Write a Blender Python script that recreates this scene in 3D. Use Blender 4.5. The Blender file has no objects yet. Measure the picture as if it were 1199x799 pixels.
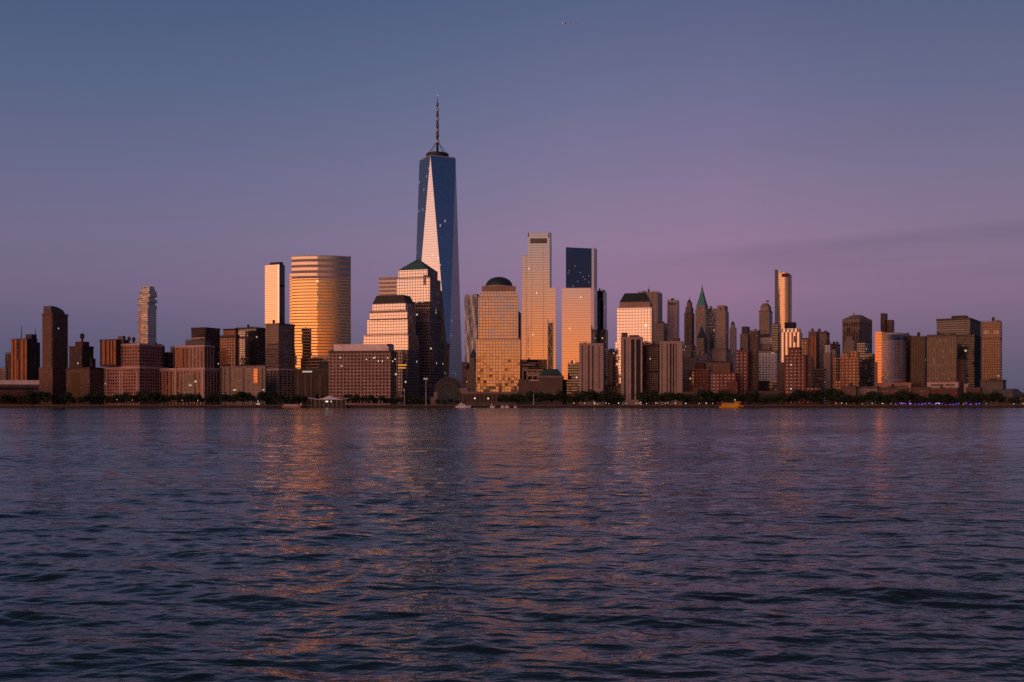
import bpy, bmesh, math, random
import numpy as np
from mathutils import Vector
random.seed(7)
sc = bpy.context.scene
C = sc.collection
F = 1268.0           # focal length in photo pixels (1199 wide)
H = 5.0              # eye height above the river
YH = 473.0           # horizon row of the photo
GZ = 3.4             # height of the made ground behind the seawall
rad = math.radians
def U(px): return (px - 599.5) / F
def ZZ(py, D): return H + (YH - py) / F * D

# ---------------------------------------------------------------- camera
cam = bpy.data.cameras.new('camera')
cam.sensor_width = 36.0
cam.lens = F / 1199.0 * 36.0
cam.shift_y = (YH - 399.5) / 1199.0
cam.clip_start = 0.5
cam.clip_end = 60000
co = bpy.data.objects.new('camera', cam)
co.location = (0, 0, H)
co.rotation_euler = (rad(90), 0, 0)
C.objects.link(co)
sc.camera = co
sc.view_settings.view_transform = 'Standard'
sc.view_settings.look = 'None'
sc.view_settings.exposure = 0.0
sc.view_settings.gamma = 1.0
sc.render.engine = 'CYCLES'
sc.cycles.max_bounces = 6
sc.cycles.glossy_bounces = 4
sc.cycles.diffuse_bounces = 2
sc.cycles.sample_clamp_indirect = 4.0
sc.cycles.use_denoising = False

# ---------------------------------------------------------------- node helper
class NT:
    def __init__(s, tree):
        s.t = tree; s.n = tree.nodes; s.l = tree.links
    def new(s, typ, **kw):
        nd = s.n.new(typ)
        for k, v in kw.items(): setattr(nd, k, v)
        return nd
    def put(s, sock, v):
        if isinstance(v, bpy.types.NodeSocket): s.l.new(v, sock)
        else: sock.default_value = v
    def math(s, op, a, b=0.0, c=None, clamp=False):
        nd = s.new('ShaderNodeMath', operation=op, use_clamp=clamp)
        s.put(nd.inputs[0], a); s.put(nd.inputs[1], b)
        if c is not None: s.put(nd.inputs[2], c)
        return nd.outputs[0]
    def vmath(s, op, a, b=None, scale=None):
        nd = s.new('ShaderNodeVectorMath', operation=op)
        s.put(nd.inputs[0], a)
        if b is not None: s.put(nd.inputs[1], b)
        if scale is not None: s.put(nd.inputs['Scale'], scale)
        return nd.outputs['Value'] if op in ('DOT_PRODUCT', 'LENGTH') else nd.outputs['Vector']
    def mix(s, f, a, b, blend='MIX'):
        nd = s.new('ShaderNodeMix', data_type='RGBA', blend_type=blend)
        s.put(nd.inputs[0], f); s.put(nd.inputs[6], a); s.put(nd.inputs[7], b)
        return nd.outputs[2]
    def mixf(s, f, a, b):
        nd = s.new('ShaderNodeMix', data_type='FLOAT')
        s.put(nd.inputs[0], f); s.put(nd.inputs[2], a); s.put(nd.inputs[3], b)
        return nd.outputs[0]
    def ramp(s, f, stops, interp='LINEAR'):
        nd = s.new('ShaderNodeValToRGB')
        cr = nd.color_ramp; cr.interpolation = interp
        while len(cr.elements) < len(stops): cr.elements.new(0.5)
        for e, (p, c) in zip(cr.elements, stops):
            e.position = p; e.color = (c[0], c[1], c[2], 1)
        s.put(nd.inputs[0], f)
        return nd.outputs[0]
    def maprange(s, v, a, b, c=0.0, d=1.0, smooth=False):
        nd = s.new('ShaderNodeMapRange', clamp=True)
        if smooth: nd.interpolation_type = 'SMOOTHSTEP'
        s.put(nd.inputs[0], v)
        for i, q in zip((1, 2, 3, 4), (a, b, c, d)): nd.inputs[i].default_value = q
        return nd.outputs[0]
def rgb(c): return (c[0], c[1], c[2], 1.0)

# ---------------------------------------------------------------- sky and sun
SUN_AZ = rad(38)      # sun stands behind the camera, to its left
SUN_EL = rad(8.5)
to_sun = Vector((-math.sin(SUN_AZ) * math.cos(SUN_EL), -math.cos(SUN_AZ) * math.cos(SUN_EL), math.sin(SUN_EL)))
w = bpy.data.worlds.new('World'); sc.world = w; w.use_nodes = True
t = NT(w.node_tree); t.n.clear()
gen = t.new('ShaderNodeTexCoord').outputs['Generated']
sep = t.new('ShaderNodeSeparateXYZ'); t.put(sep.inputs[0], gen)
dx, dy, dz = sep.outputs
flat = t.vmath('NORMALIZE', t.vmath('MULTIPLY', gen, (1, 1, 0)))
dots = t.vmath('DOT_PRODUCT', flat, (-math.sin(SUN_AZ), -math.cos(SUN_AZ), 0))
el = t.math('MULTIPLY', dz, 1.0, clamp=True)
# east: shadow of the earth, belt of Venus, blue above
east = t.ramp(el, [(0.0, (.088, .088, .158)), (.03, (.122, .098, .180)), (.065, (.190, .120, .220)), (.10, (.258, .150, .262)),
                   (.145, (.262, .172, .288)), (.20, (.212, .168, .290)), (.27, (.142, .148, .268)), (.36, (.082, .112, .218)),
                   (.48, (.046, .068, .130)), (1.0, (.018, .030, .065))])
# the sky to the north and south of the viewer is a deeper blue than the belt of Venus opposite the sun
east = t.mix(t.maprange(dy, .55, -.1, 0, 1, True), east, t.mix(1.0, east, (.36, .62, .92, 1), 'MULTIPLY'))
# north side bluer, south side pinker
lr = t.maprange(dx, -.45, .45, 0, 1, True)
tint = t.ramp(lr, [(0, (.62, .80, .84)), (.35, (.82, .93, .94)), (.6, (1, 1, 1)), (.8, (1.06, .98, 1.0)), (1, (.84, .88, .88))])
east = t.mix(1.0, east, tint, 'MULTIPLY')
# long faint cloud bank low in the south-east, sharper along its upper edge, with a weaker one below
mp = t.new('ShaderNodeMapping'); t.put(mp.inputs['Vector'], gen); mp.inputs['Scale'].default_value = (2.2, 2.2, 22)
nz = t.new('ShaderNodeTexNoise'); nz.inputs['Scale'].default_value = 2.3; nz.inputs['Detail'].default_value = 5
t.put(nz.inputs['Vector'], mp.outputs[0])
wob = t.math('MULTIPLY', t.math('SUBTRACT', nz.outputs['Fac'], .5), .022)
for c0_, sl_, up_, lo_, x0_, x1_, k_ in ((.124, .055, .010, .034, .05, .30, .50), (.098, .03, .012, .022, .18, .40, .30), (.205, .10, .02, .03, -.1, .35, .10)):
    q = t.math('SUBTRACT', t.math('ADD', dz, wob), t.math('MULTIPLY_ADD', dx, sl_, c0_))
    band = t.math('MULTIPLY', t.maprange(q, -lo_, 0, 0, 1, True), t.maprange(q, 0, up_, 1, 0, True))
    band = t.math('MULTIPLY', band, t.maprange(dx, x0_, x1_, 0, 1, True))
    band = t.math('MULTIPLY', band, t.maprange(nz.outputs['Fac'], .3, .65, .45, 1, True))
    east = t.mix(t.math('MULTIPLY', band, k_), east, (.150, .104, .185, 1))
# west: glow left by the setting sun
west = t.ramp(el, [(0.0, (1.20, .29, .05)), (.022, (1.72, .45, .095)), (.05, (1.52, .46, .14)), (.09, (1.15, .44, .24)),
                   (.14, (.74, .46, .42)), (.20, (.52, .41, .48)), (.28, (.28, .25, .38)), (.45, (.085, .105, .19)), (1.0, (.020, .034, .08))])
wf = t.maprange(dots, .22, .93, 0, 1, True)
sky = t.mix(wf, east, west)
nish = t.new('ShaderNodeTexSky', sky_type='NISHITA', sun_disc=False)
nish.sun_elevation = SUN_EL
nish.sun_rotation = math.pi + SUN_AZ
bg1 = t.new('ShaderNodeBackground'); t.put(bg1.inputs[0], sky); bg1.inputs[1].default_value = 1.0
bg2 = t.new('ShaderNodeBackground'); t.put(bg2.inputs[0], nish.outputs[0]); bg2.inputs[1].default_value = 0.004
ad = t.new('ShaderNodeAddShader'); t.l.new(bg1.outputs[0], ad.inputs[0]); t.l.new(bg2.outputs[0], ad.inputs[1])
t.l.new(ad.outputs[0], t.new('ShaderNodeOutputWorld').inputs[0])
sl = bpy.data.lights.new('sun', 'SUN'); sl.energy = 1.55; sl.angle = rad(60); sl.color = (1.0, .43, .27)
so = bpy.data.objects.new('sun', sl); C.objects.link(so)
so.rotation_euler = to_sun.to_track_quat('Z', 'Y').to_euler()
so.location = to_sun * 500

# ---------------------------------------------------------------- materials
M = {}
def plain(key, col, rough=.85, ior=1.35, var=.18, scale=.08, metal=0.0, emit=None, estr=0.0):
    m = bpy.data.materials.new(key); m.use_nodes = True
    t = NT(m.node_tree); b = t.n['Principled BSDF']
    n = t.new('ShaderNodeTexNoise'); n.inputs['Scale'].default_value = scale; n.inputs['Detail'].default_value = 6
    t.put(n.inputs['Vector'], t.new('ShaderNodeTexCoord').outputs['Object'])
    f = t.maprange(n.outputs['Fac'], .3, .7, 1 - var, 1 + var)
    t.put(b.inputs['Base Color'], t.vmath('SCALE', col, scale=f))
    b.inputs['Roughness'].default_value = rough; b.inputs['IOR'].default_value = ior
    b.inputs['Metallic'].default_value = metal
    if emit:
        b.inputs['Emission Color'].default_value = rgb(emit); b.inputs['Emission Strength'].default_value = estr
    M[key] = m
    return m
def f0(r): s = math.sqrt(r); return (1 + s) / (1 - s)
def facade(key, wall, glass=(.02, .024, .03), bay=3.2, flr=3.6, wf=.55, hf=.55, refl=.10, gr=.12, lit=.004, jit=.02, var=.2,
           wrough=.8, litcol=(1.0, .80, .50), blind=.25, les=1.3, wr=None, tint=None, plant=.025):
    """one building skin: a wall with rows of panes; u runs along the wall, v is the height in metres"""
    m = bpy.data.materials.new(key); m.use_nodes = True
    t = NT(m.node_tree); b = t.n['Principled BSDF']
    tc = t.new('ShaderNodeTexCoord')
    sp = t.new('ShaderNodeSeparateXYZ'); t.put(sp.inputs[0], tc.outputs['UV'])
    u = t.math('DIVIDE', sp.outputs[0], bay); v = t.math('DIVIDE', sp.outputs[1], flr)
    fu = t.math('FRACT', u); fv = t.math('FRACT', v)
    mu = t.math('LESS_THAN', t.math('ABSOLUTE', t.math('SUBTRACT', fu, .5)), wf / 2)
    mv = t.math('LESS_THAN', t.math('ABSOLUTE', t.math('SUBTRACT', fv, .5)), hf / 2)
    if wf >= 1: mu = 1.0
    if hf >= 1: mv = 1.0
    mask = t.math('MULTIPLY', mu, mv)
    cell = t.new('ShaderNodeCombineXYZ')
    t.put(cell.inputs[0], t.math('FLOOR', u)); t.put(cell.inputs[1], t.math('FLOOR', v))
    t.put(cell.inputs[2], t.math('MULTIPLY', t.new('ShaderNodeObjectInfo').outputs['Random'], 97))
    wn = t.new('ShaderNodeTexWhiteNoise', noise_dimensions='3D'); t.put(wn.inputs['Vector'], cell.outputs[0])
    # now and then a plant floor with louvres instead of glass
    wf1 = t.new('ShaderNodeTexWhiteNoise', noise_dimensions='2D'); cf = t.new('ShaderNodeCombineXYZ')
    t.put(cf.inputs[0], t.math('FLOOR', v)); t.put(cf.inputs[1], t.math('MULTIPLY', t.new('ShaderNodeObjectInfo').outputs['Random'], 53)); t.put(wf1.inputs['Vector'], cf.outputs[0])
    mask = t.math('MULTIPLY', mask, t.math('GREATER_THAN', wf1.outputs['Value'], plant))
    # weathered wall
    n = t.new('ShaderNodeTexNoise'); n.inputs['Scale'].default_value = .045; n.inputs['Detail'].default_value = 8; n.inputs['Roughness'].default_value = .65
    t.put(n.inputs['Vector'], tc.outputs['Object'])
    wcol = t.vmath('SCALE', wall, scale=t.maprange(n.outputs['Fac'], .3, .7, 1 - var, 1 + var))
    # panes: some with pale blinds drawn behind the glass
    sc_ = t.new('ShaderNodeSeparateColor'); t.put(sc_.inputs[0], wn.outputs['Color'])
    isb = t.math('LESS_THAN', sc_.outputs[1], blind)
    gcol = t.mix(t.math('MULTIPLY', isb, .30), rgb(glass), t.vmath('SCALE', (.45, .42, .38), scale=sc_.outputs[2]))
    t.put(b.inputs['Base Color'], t.mix(mask, wcol, gcol))
    t.put(b.inputs['Roughness'], t.mixf(mask, wrough, gr))
    t.put(b.inputs['IOR'], t.mixf(mask, wr and f0(wr) or 1.35, f0(refl)))
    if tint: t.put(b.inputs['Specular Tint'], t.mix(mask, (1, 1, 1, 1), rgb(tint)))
    lv = t.math('LESS_THAN', wn.outputs['Value'], lit)
    b.inputs['Emission Color'].default_value = rgb(litcol)
    t.put(b.inputs['Emission Strength'], t.math('MULTIPLY', t.math('MULTIPLY', lv, mask), t.math('MULTIPLY_ADD', sc_.outputs[0], les, les * .4)))
    geo = t.new('ShaderNodeNewGeometry')
    off = t.vmath('SCALE', t.vmath('SUBTRACT', wn.outputs['Color'], (.5, .5, .5)), scale=t.math('MULTIPLY', mask, jit))
    # slow bulge of the whole curtain wall, so mirror images are never perfectly straight
    n2 = t.new('ShaderNodeTexNoise'); n2.inputs['Scale'].default_value = .06; n2.inputs['Detail'].default_value = 2
    t.put(n2.inputs['Vector'], tc.outputs['Object'])
    off2 = t.vmath('SCALE', t.vmath('SUBTRACT', n2.outputs['Color'], (.5, .5, .5)), scale=t.math('MULTIPLY', mask, jit * 1.2))
    t.put(b.inputs['Normal'], t.vmath('NORMALIZE', t.vmath('ADD', t.vmath('ADD', geo.outputs['Normal'], off), off2)))
    M[key] = m
    return m

# masonry
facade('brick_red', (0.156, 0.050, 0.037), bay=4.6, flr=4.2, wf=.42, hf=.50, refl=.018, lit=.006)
facade('brick_red_pale_windows', (0.176, 0.055, 0.044), glass=(.36, .31, .26), bay=5.2, flr=4.6, wf=.42, hf=.40, refl=.03, lit=.015, blind=.6)
facade('brick_brown', (0.144, 0.084, 0.060), bay=4.4, flr=4.2, wf=.45, hf=.5, refl=.018, lit=.005)
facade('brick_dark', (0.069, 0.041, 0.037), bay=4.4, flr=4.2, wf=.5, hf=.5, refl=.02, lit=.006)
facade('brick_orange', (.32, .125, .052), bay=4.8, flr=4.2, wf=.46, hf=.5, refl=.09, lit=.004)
facade('brick_rose', (.36, .175, .135), glass=(.015, .015, .02), bay=4.8, flr=4.4, wf=.55, hf=.55, refl=.014, lit=.004)
facade('brick_speckled', (.17, .085, .062), glass=(.03, .03, .03), bay=4.0, flr=4.0, wf=.45, hf=.48, refl=.025, lit=.004, blind=.45)
facade('stripes_orange', (.36, .135, .045), glass=(.015, .015, .018), bay=6.5, flr=3.1, wf=.50, hf=1.0, refl=.08, lit=.002)
facade('stripes_rose', (.42, .235, .165), glass=(.03, .018, .016), bay=6.2, flr=3.1, wf=.55, hf=.86, refl=.02, lit=.004)
facade('beige_slabs', (.30, .225, .18), glass=(.010, .010, .012), bay=7.5, flr=3.2, wf=.62, hf=.55, refl=.035, lit=.004, blind=.2)
facade('concrete_rose', (0.348, 0.258, 0.222), glass=(.04, .034, .034), bay=5.2, flr=2.95, wf=.16, hf=.45, refl=.02, lit=.002)
facade('limestone', (0.351, 0.260, 0.202), glass=(.035, .032, .032), bay=3.0, flr=3.7, wf=.42, hf=.6, refl=.025, lit=.002)
facade('limestone_ribbed', (0.325, 0.240, 0.189), glass=(.03, .027, .027), bay=3.4, flr=3.7, wf=.42, hf=1.0, refl=.02, lit=.0)
facade('stone_grey', (0.208, 0.163, 0.143), glass=(.022, .022, .026), bay=3.0, flr=3.6, wf=.48, hf=.6, refl=.02, lit=.003)
facade('pale_white', (.50, .44, .42), glass=(.16, .14, .14), bay=3.0, flr=3.7, wf=.45, hf=1.0, refl=.06, lit=.0)
facade('white_grid', (0.460, 0.437, 0.460), glass=(.028, .03, .04), bay=4.4, flr=3.5, wf=.55, hf=.5, refl=.02, lit=.003)
facade('grid_block', (0.340, 0.215, 0.175), glass=(.008, .008, .010), bay=4.9, flr=4.5, wf=.58, hf=.58, refl=.008, lit=.006, litcol=(1, .9, .75), les=.6, jit=.03, blind=.04)
facade('ribbed_brown', (.165, .115, .085), glass=(.012, .012, .014), bay=4.6, flr=3.9, wf=.5, hf=1.0, refl=.02, lit=.0)
facade('ribbed_tan', (.25, .175, .125), glass=(.008, .008, .009), bay=3.7, flr=3.8, wf=.52, hf=.90, refl=.025, lit=.004, blind=.2)
facade('tan_speckled', (0.276, 0.149, 0.075), glass=(.10, .06, .035), bay=3.4, flr=3.7, wf=.6, hf=.45, refl=.05, lit=.008, blind=.5)
# coated curtain walls
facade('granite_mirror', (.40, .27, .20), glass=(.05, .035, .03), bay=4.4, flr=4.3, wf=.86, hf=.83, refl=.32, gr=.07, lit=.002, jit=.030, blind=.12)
facade('granite_shade', (0.224, 0.168, 0.152), glass=(.02, .02, .022), bay=4.3, flr=4.3, wf=.60, hf=.60, refl=.07, gr=.08, lit=.012, jit=.02, litcol=(1, .85, .6))  # shaded copy of the mirror granite; lower tiers carry their shade in the material
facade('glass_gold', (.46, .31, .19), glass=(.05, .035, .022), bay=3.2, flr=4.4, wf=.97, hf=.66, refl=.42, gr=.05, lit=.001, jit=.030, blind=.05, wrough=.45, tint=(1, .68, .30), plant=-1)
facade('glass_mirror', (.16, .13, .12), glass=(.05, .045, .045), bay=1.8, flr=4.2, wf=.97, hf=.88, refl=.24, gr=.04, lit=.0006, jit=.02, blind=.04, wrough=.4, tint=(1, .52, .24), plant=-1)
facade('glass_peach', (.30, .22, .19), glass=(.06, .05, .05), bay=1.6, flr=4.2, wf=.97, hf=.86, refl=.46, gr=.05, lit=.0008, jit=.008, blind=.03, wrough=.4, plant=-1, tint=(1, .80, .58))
facade('glass_steel', (.10, .105, .12), glass=(.016, .022, .036), bay=1.5, flr=4.2, wf=.96, hf=.92, refl=.36, gr=.05, lit=.0022, jit=.012, blind=.02, wrough=.4, tint=(.92, .96, 1.0), litcol=(1, .93, .85), les=.8, plant=-1)
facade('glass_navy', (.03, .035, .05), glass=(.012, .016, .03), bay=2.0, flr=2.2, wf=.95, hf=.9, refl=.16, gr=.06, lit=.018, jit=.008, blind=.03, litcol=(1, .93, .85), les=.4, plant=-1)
facade('glass_dark', (.035, .032, .036), glass=(.012, .014, .02), bay=3.0, flr=3.9, wf=.8, hf=.66, refl=.06, gr=.08, lit=.004, jit=.02)
facade('glass_teal', (.04, .042, .046), glass=(.012, .017, .022), bay=3.0, flr=3.7, wf=.86, hf=.62, refl=.07, gr=.08, lit=.004, jit=.02)
facade('glass_bronze', (.11, .065, .045), glass=(.03, .022, .018), bay=3.2, flr=3.8, wf=.7, hf=.62, refl=.10, gr=.1, lit=.006, jit=.03)
facade('glass_bay', (.20, .15, .12), glass=(.04, .036, .034), bay=2.8, flr=3.4, wf=.6, hf=.7, refl=.22, gr=.1, lit=.004, jit=.04, blind=.3)
facade('wave_steel', (.30, .275, .25), glass=(.05, .05, .055), bay=2.4, flr=3.4, wf=.4, hf=.55, refl=.2, gr=.2, lit=.001, wrough=.45, jit=.04, wr=.15)
facade('stacked_glass', (0.460, 0.410, 0.380), glass=(.10, .095, .10), bay=4.0, flr=4.6, wf=.9, hf=.62, refl=.25, gr=.08, lit=.002, jit=.02, blind=.3)
facade('band_pink', (.45, .30, .27), glass=(.09, .07, .075), bay=30, flr=7.2, wf=1.0, hf=.45, refl=.12, lit=0)
facade('glass_curved', (.30, .25, .27), glass=(.07, .055, .06), bay=3.0, flr=3.4, wf=.66, hf=.66, refl=.30, gr=.10, lit=.002, jit=.03, blind=.35, wrough=.5)
facade('glass_slim', (.26, .20, .155), glass=(.06, .05, .04), bay=2.0, flr=3.7, wf=.85, hf=.86, refl=.34, gr=.12, lit=.001, jit=.03, blind=.1, wrough=.5, plant=-1, tint=(1, .76, .5))
facade('lobby_dark', (.055, .036, .032), glass=(.008, .008, .01), bay=9, flr=40, wf=.55, hf=.9, refl=.01, blind=0, lit=0)
# plain surfaces
plain('roof_dark', (.030, .028, .032), rough=.9)
plain('roof_slate', (.040, .040, .045), rough=.55)
plain('copper_green', (.060, .150, .125), rough=.7, var=.3, scale=.15)
plain('copper_dark', (.035, .070, .062), rough=.6, var=.25, scale=.12)
plain('copper_deep', (.030, .042, .046), rough=.45, var=.2, scale=.12)
plain('stone_pale', (.46, .36, .31), rough=.8)
plain('stone_rose', (.52, .37, .325), rough=.8)
plain('stone_mid', (.22, .165, .14), rough=.85)
plain('stone_brown', (.115, .080, .066), rough=.85)
plain('brick_plain', (.11, .042, .034), rough=.85)
plain('metal_dark', (.035, .035, .042), rough=.5)
plain('metal_pale', (.42, .38, .36), rough=.45, ior=1.8)
plain('white_paint', (.72, .68, .66), rough=.5)
plain('yellow_paint', (.78, .38, .012), rough=.45)
plain('hull_dark', (.022, .02, .022), rough=.5)
plain('canvas_pale', (.82, .74, .74), rough=.8)
plain('louver_dark', (.05, .042, .042), rough=.6)
plain('orange_paint', (.62, .165, .04), rough=.55)
plain('glass_black', (.012, .014, .018), rough=.12, ior=1.38)
plain('glass_blue', (.016, .030, .045), rough=.08, ior=2.0)
plain('glass_sky', (.030, .035, .05), rough=.08, ior=2.4)
plain('bark', (.035, .026, .020), rough=.9, scale=1.5)
plain('pavement', (.10, .085, .075), rough=.9, scale=.05)
plain('seawall_stone', (.05, .040, .034), rough=.9, scale=.25, var=.35)
plain('soil', (.05, .045, .038), rough=.95, scale=.01)
plain('lamp_warm', (.8, .7, .5), emit=(1.0, .72, .40), estr=1.1)
plain('lamp_white', (.8, .8, .8), emit=(1.0, .93, .80), estr=1.3)
plain('lamp_blue', (.1, .1, .6), emit=(.06, .07, 1.0), estr=2.4)
plain('lamp_amber', (.7, .4, .05), emit=(1.0, .48, .06), estr=.55)
plain('sign_white', (.7, .7, .7), emit=(1.0, .9, .75), estr=.28)
plain('lamp_red', (.6, .05, .03), emit=(1.0, .12, .05), estr=1.0)
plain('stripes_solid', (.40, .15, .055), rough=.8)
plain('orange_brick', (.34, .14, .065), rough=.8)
plain('stone_amber', (.36, .24, .165), rough=.75)
plain('stone_orange', (.42, .24, .13), rough=.75)
plain('stone_orange_wall', (.40, .20, .09), rough=.75)
plain('stone_salmon', (.36, .19, .15), rough=.8)
plain('stone_grey_plain', (.13, .112, .10), rough=.85)
plain('glass_gold_solid', (.06, .04, .025), rough=.06, ior=f0(.5), var=.05)
plain('louver_mid', (.17, .14, .12), rough=.5)
plain('slot_dark', (.022, .018, .020), rough=.5, ior=1.25)
plain('copper_bright', (.075, .27, .22), rough=.7, var=.25, scale=.15)
plain('window_tan', (.36, .27, .18), rough=.3, ior=1.7)
plain('lamp_window', (.8, .75, .6), emit=(1.0, .88, .68), estr=1.0)
facade('tan_bands', (.19, .135, .10), glass=(.05, .04, .035), bay=9, flr=3.3, wf=1.0, hf=.42, refl=.16, lit=.003, jit=.03, blind=.4)
facade('glass_gold_top', (.30, .245, .23), glass=(.045, .04, .045), bay=1.6, flr=8.2, wf=1.0, hf=.52, refl=.30, gr=.06, lit=0, jit=.012, blind=0, wrough=.45, plant=-1, tint=(1, .80, .6))
facade('granite_orange', (.42, .26, .18), glass=(.05, .035, .028), bay=4.4, flr=4.3, wf=.86, hf=.83, refl=.36, gr=.07, lit=.002, jit=.032, blind=.12)
facade('glass_rose', (.26, .21, .18), glass=(.055, .048, .045), bay=1.7, flr=4.3, wf=.97, hf=.88, refl=.54, gr=.05, lit=.0006, jit=.008, blind=.03, wrough=.4, plant=-1, tint=(1, .90, .78))
facade('glass_coral', (.28, .21, .19), glass=(.06, .048, .048), bay=1.6, flr=4.2, wf=.97, hf=.90, refl=.56, gr=.05, lit=.0006, jit=.008, blind=.02, wrough=.4, plant=-1, tint=(1, .92, .90))
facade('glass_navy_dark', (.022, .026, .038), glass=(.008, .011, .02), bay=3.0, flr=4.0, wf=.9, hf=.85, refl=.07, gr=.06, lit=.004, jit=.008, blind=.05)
facade('brick_brown_plain', (0.172, 0.113, 0.090), bay=2.4, flr=3.8, wf=.4, hf=1.0, refl=.06, lit=0)
facade('glass_bronze_dark', (.075, .052, .044), glass=(.02, .018, .018), bay=3.2, flr=3.0, wf=.6, hf=.5, refl=.03, gr=.15, lit=.004, jit=.02)
facade('pale_ribs', (0.572, 0.440, 0.385), glass=(.22, .17, .15), bay=3.0, flr=3.7, wf=.4, hf=1.0, refl=.06, lit=.0)
facade('limestone_ribbed_dark', (0.188, 0.135, 0.110), glass=(.025, .022, .022), bay=3.2, flr=3.7, wf=.45, hf=1.0, refl=.02, lit=.0)
facade('stripes_gold', (.44, .20, .08), glass=(.04, .028, .022), bay=6.2, flr=3.6, wf=.5, hf=.9, refl=.30, lit=.003)
facade('limestone_dark', (0.221, 0.159, 0.127), glass=(.03, .026, .026), bay=3.2, flr=3.7, wf=.42, hf=.6, refl=.02, lit=.004)
facade('ribbed_dark_tan', (.105, .066, .050), glass=(.02, .017, .016), bay=3.4, flr=3.7, wf=.5, hf=.85, refl=.02, lit=.006, blind=.08)
facade('glass_dark_blue', (.022, .024, .032), glass=(.008, .010, .016), bay=3.4, flr=3.9, wf=.86, hf=.75, refl=.03, gr=.08, lit=.003, jit=.012, blind=.03)
facade('attic_bands', (.14, .12, .125), glass=(.04, .04, .05), bay=40, flr=3.4, wf=1.0, hf=.4, refl=.04, lit=0)
facade('stone_block_wall', (0.288, 0.228, 0.198), glass=(.04, .035, .035), bay=4.0, flr=3.4, wf=.45, hf=.5, refl=.03, lit=.01, blind=.4)
plain('atrium_glass', (.018, .042, .062), rough=.2, ior=1.3)
plain('panel_pale', (.78, .60, .56), rough=.5)
# ---------------------------------------------------------------- mesh helpers
def tag(o, label=None, cat=None, group=None, kind=None):
    if label: o['label'] = label
    if cat: o['category'] = cat
    if group: o['group'] = group
    if kind: o['kind'] = kind
    return o
def empty(name, loc, label, cat, group=None):
    o = bpy.data.objects.new(name, None); o.location = loc; C.objects.link(o)
    o.empty_display_size = 1
    return tag(o, label, cat, group)
def link(name, bm, mats, parent=None, smooth=False, origin=None):
    """one mesh object; vertices come in world coordinates"""
    org = Vector(parent_world(parent)) if parent else (Vector(origin) if origin else Vector((0, 0, 0)))
    bmesh.ops.translate(bm, verts=bm.verts, vec=-org)
    me = bpy.data.meshes.new(name)
    bm.to_mesh(me); bm.free()
    if not isinstance(mats, (list, tuple)): mats = [mats]
    for m in mats: me.materials.append(M[m] if isinstance(m, str) else m)
    if smooth:
        for p in me.polygons: p.use_smooth = True
    o = bpy.data.objects.new(name, me); C.objects.link(o)
    if parent: o.parent = parent
    else: o.location = org
    return o
def parent_world(p):
    v = Vector(p.location)
    while p.parent: p = p.parent; v = v + Vector(p.location)
    return v
def prism(bm, pts, z0, z1, top=None, roof_idx=1, side_idx=None):
    """closed wall ring; pts counter-clockwise seen from above; top = other outline at z1"""
    uv = bm.loops.layers.uv.verify()
    n = len(pts); top = top or pts
    zs0 = z0 if isinstance(z0, (list, tuple)) else [z0] * n
    zs1 = z1 if isinstance(z1, (list, tuple)) else [z1] * n
    lo = [bm.verts.new((p[0], p[1], zs0[i])) for i, p in enumerate(pts)]
    hi = [bm.verts.new((p[0], p[1], zs1[i])) for i, p in enumerate(top)]
    s = 0.0
    for i in range(n):
        j = (i + 1) % n
        ln = math.hypot(pts[j][0] - pts[i][0], pts[j][1] - pts[i][1])
        f = bm.faces.new((lo[i], lo[j], hi[j], hi[i]))
        for lp, c in zip(f.loops, ((s, zs0[i]), (s + ln, zs0[j]), (s + ln, zs1[j]), (s, zs1[i]))): lp[uv].uv = c
        s += ln
        if side_idx and i in (0, 1): f.material_index = side_idx
    f = bm.faces.new(hi); f.material_index = roof_idx
    f = bm.faces.new(lo[::-1]); f.material_index = roof_idx
def box(bm, x0, x1, y0, y1, z0, z1):
    prism(bm, [(x0, y0), (x1, y0), (x1, y1), (x0, y1)], z0, z1, roof_idx=0)
def tube(bm, a, b, r0, r1, n=8):
    a, b = Vector(a), Vector(b); d = (b - a).normalized()
    s = Vector((1, 0, 0)) if abs(d.x) < .9 else Vector((0, 1, 0))
    e1 = d.cross(s).normalized(); e2 = d.cross(e1)
    ra, rb = [], []
    for i in range(n):
        q = 2 * math.pi * i / n; v = e1 * math.cos(q) + e2 * math.sin(q)
        ra.append(bm.verts.new(a + v * r0)); rb.append(bm.verts.new(b + v * r1))
    for i in range(n):
        j = (i + 1) % n; bm.faces.new((ra[i], ra[j], rb[j], rb[i]))
    bm.faces.new(ra[::-1]); bm.faces.new(rb)
def ball(bm, c, r, sub=1):
    r_ = bmesh.ops.create_icosphere(bm, subdivisions=sub, radius=r)
    bmesh.ops.translate(bm, verts=r_['verts'], vec=Vector(c))
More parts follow.
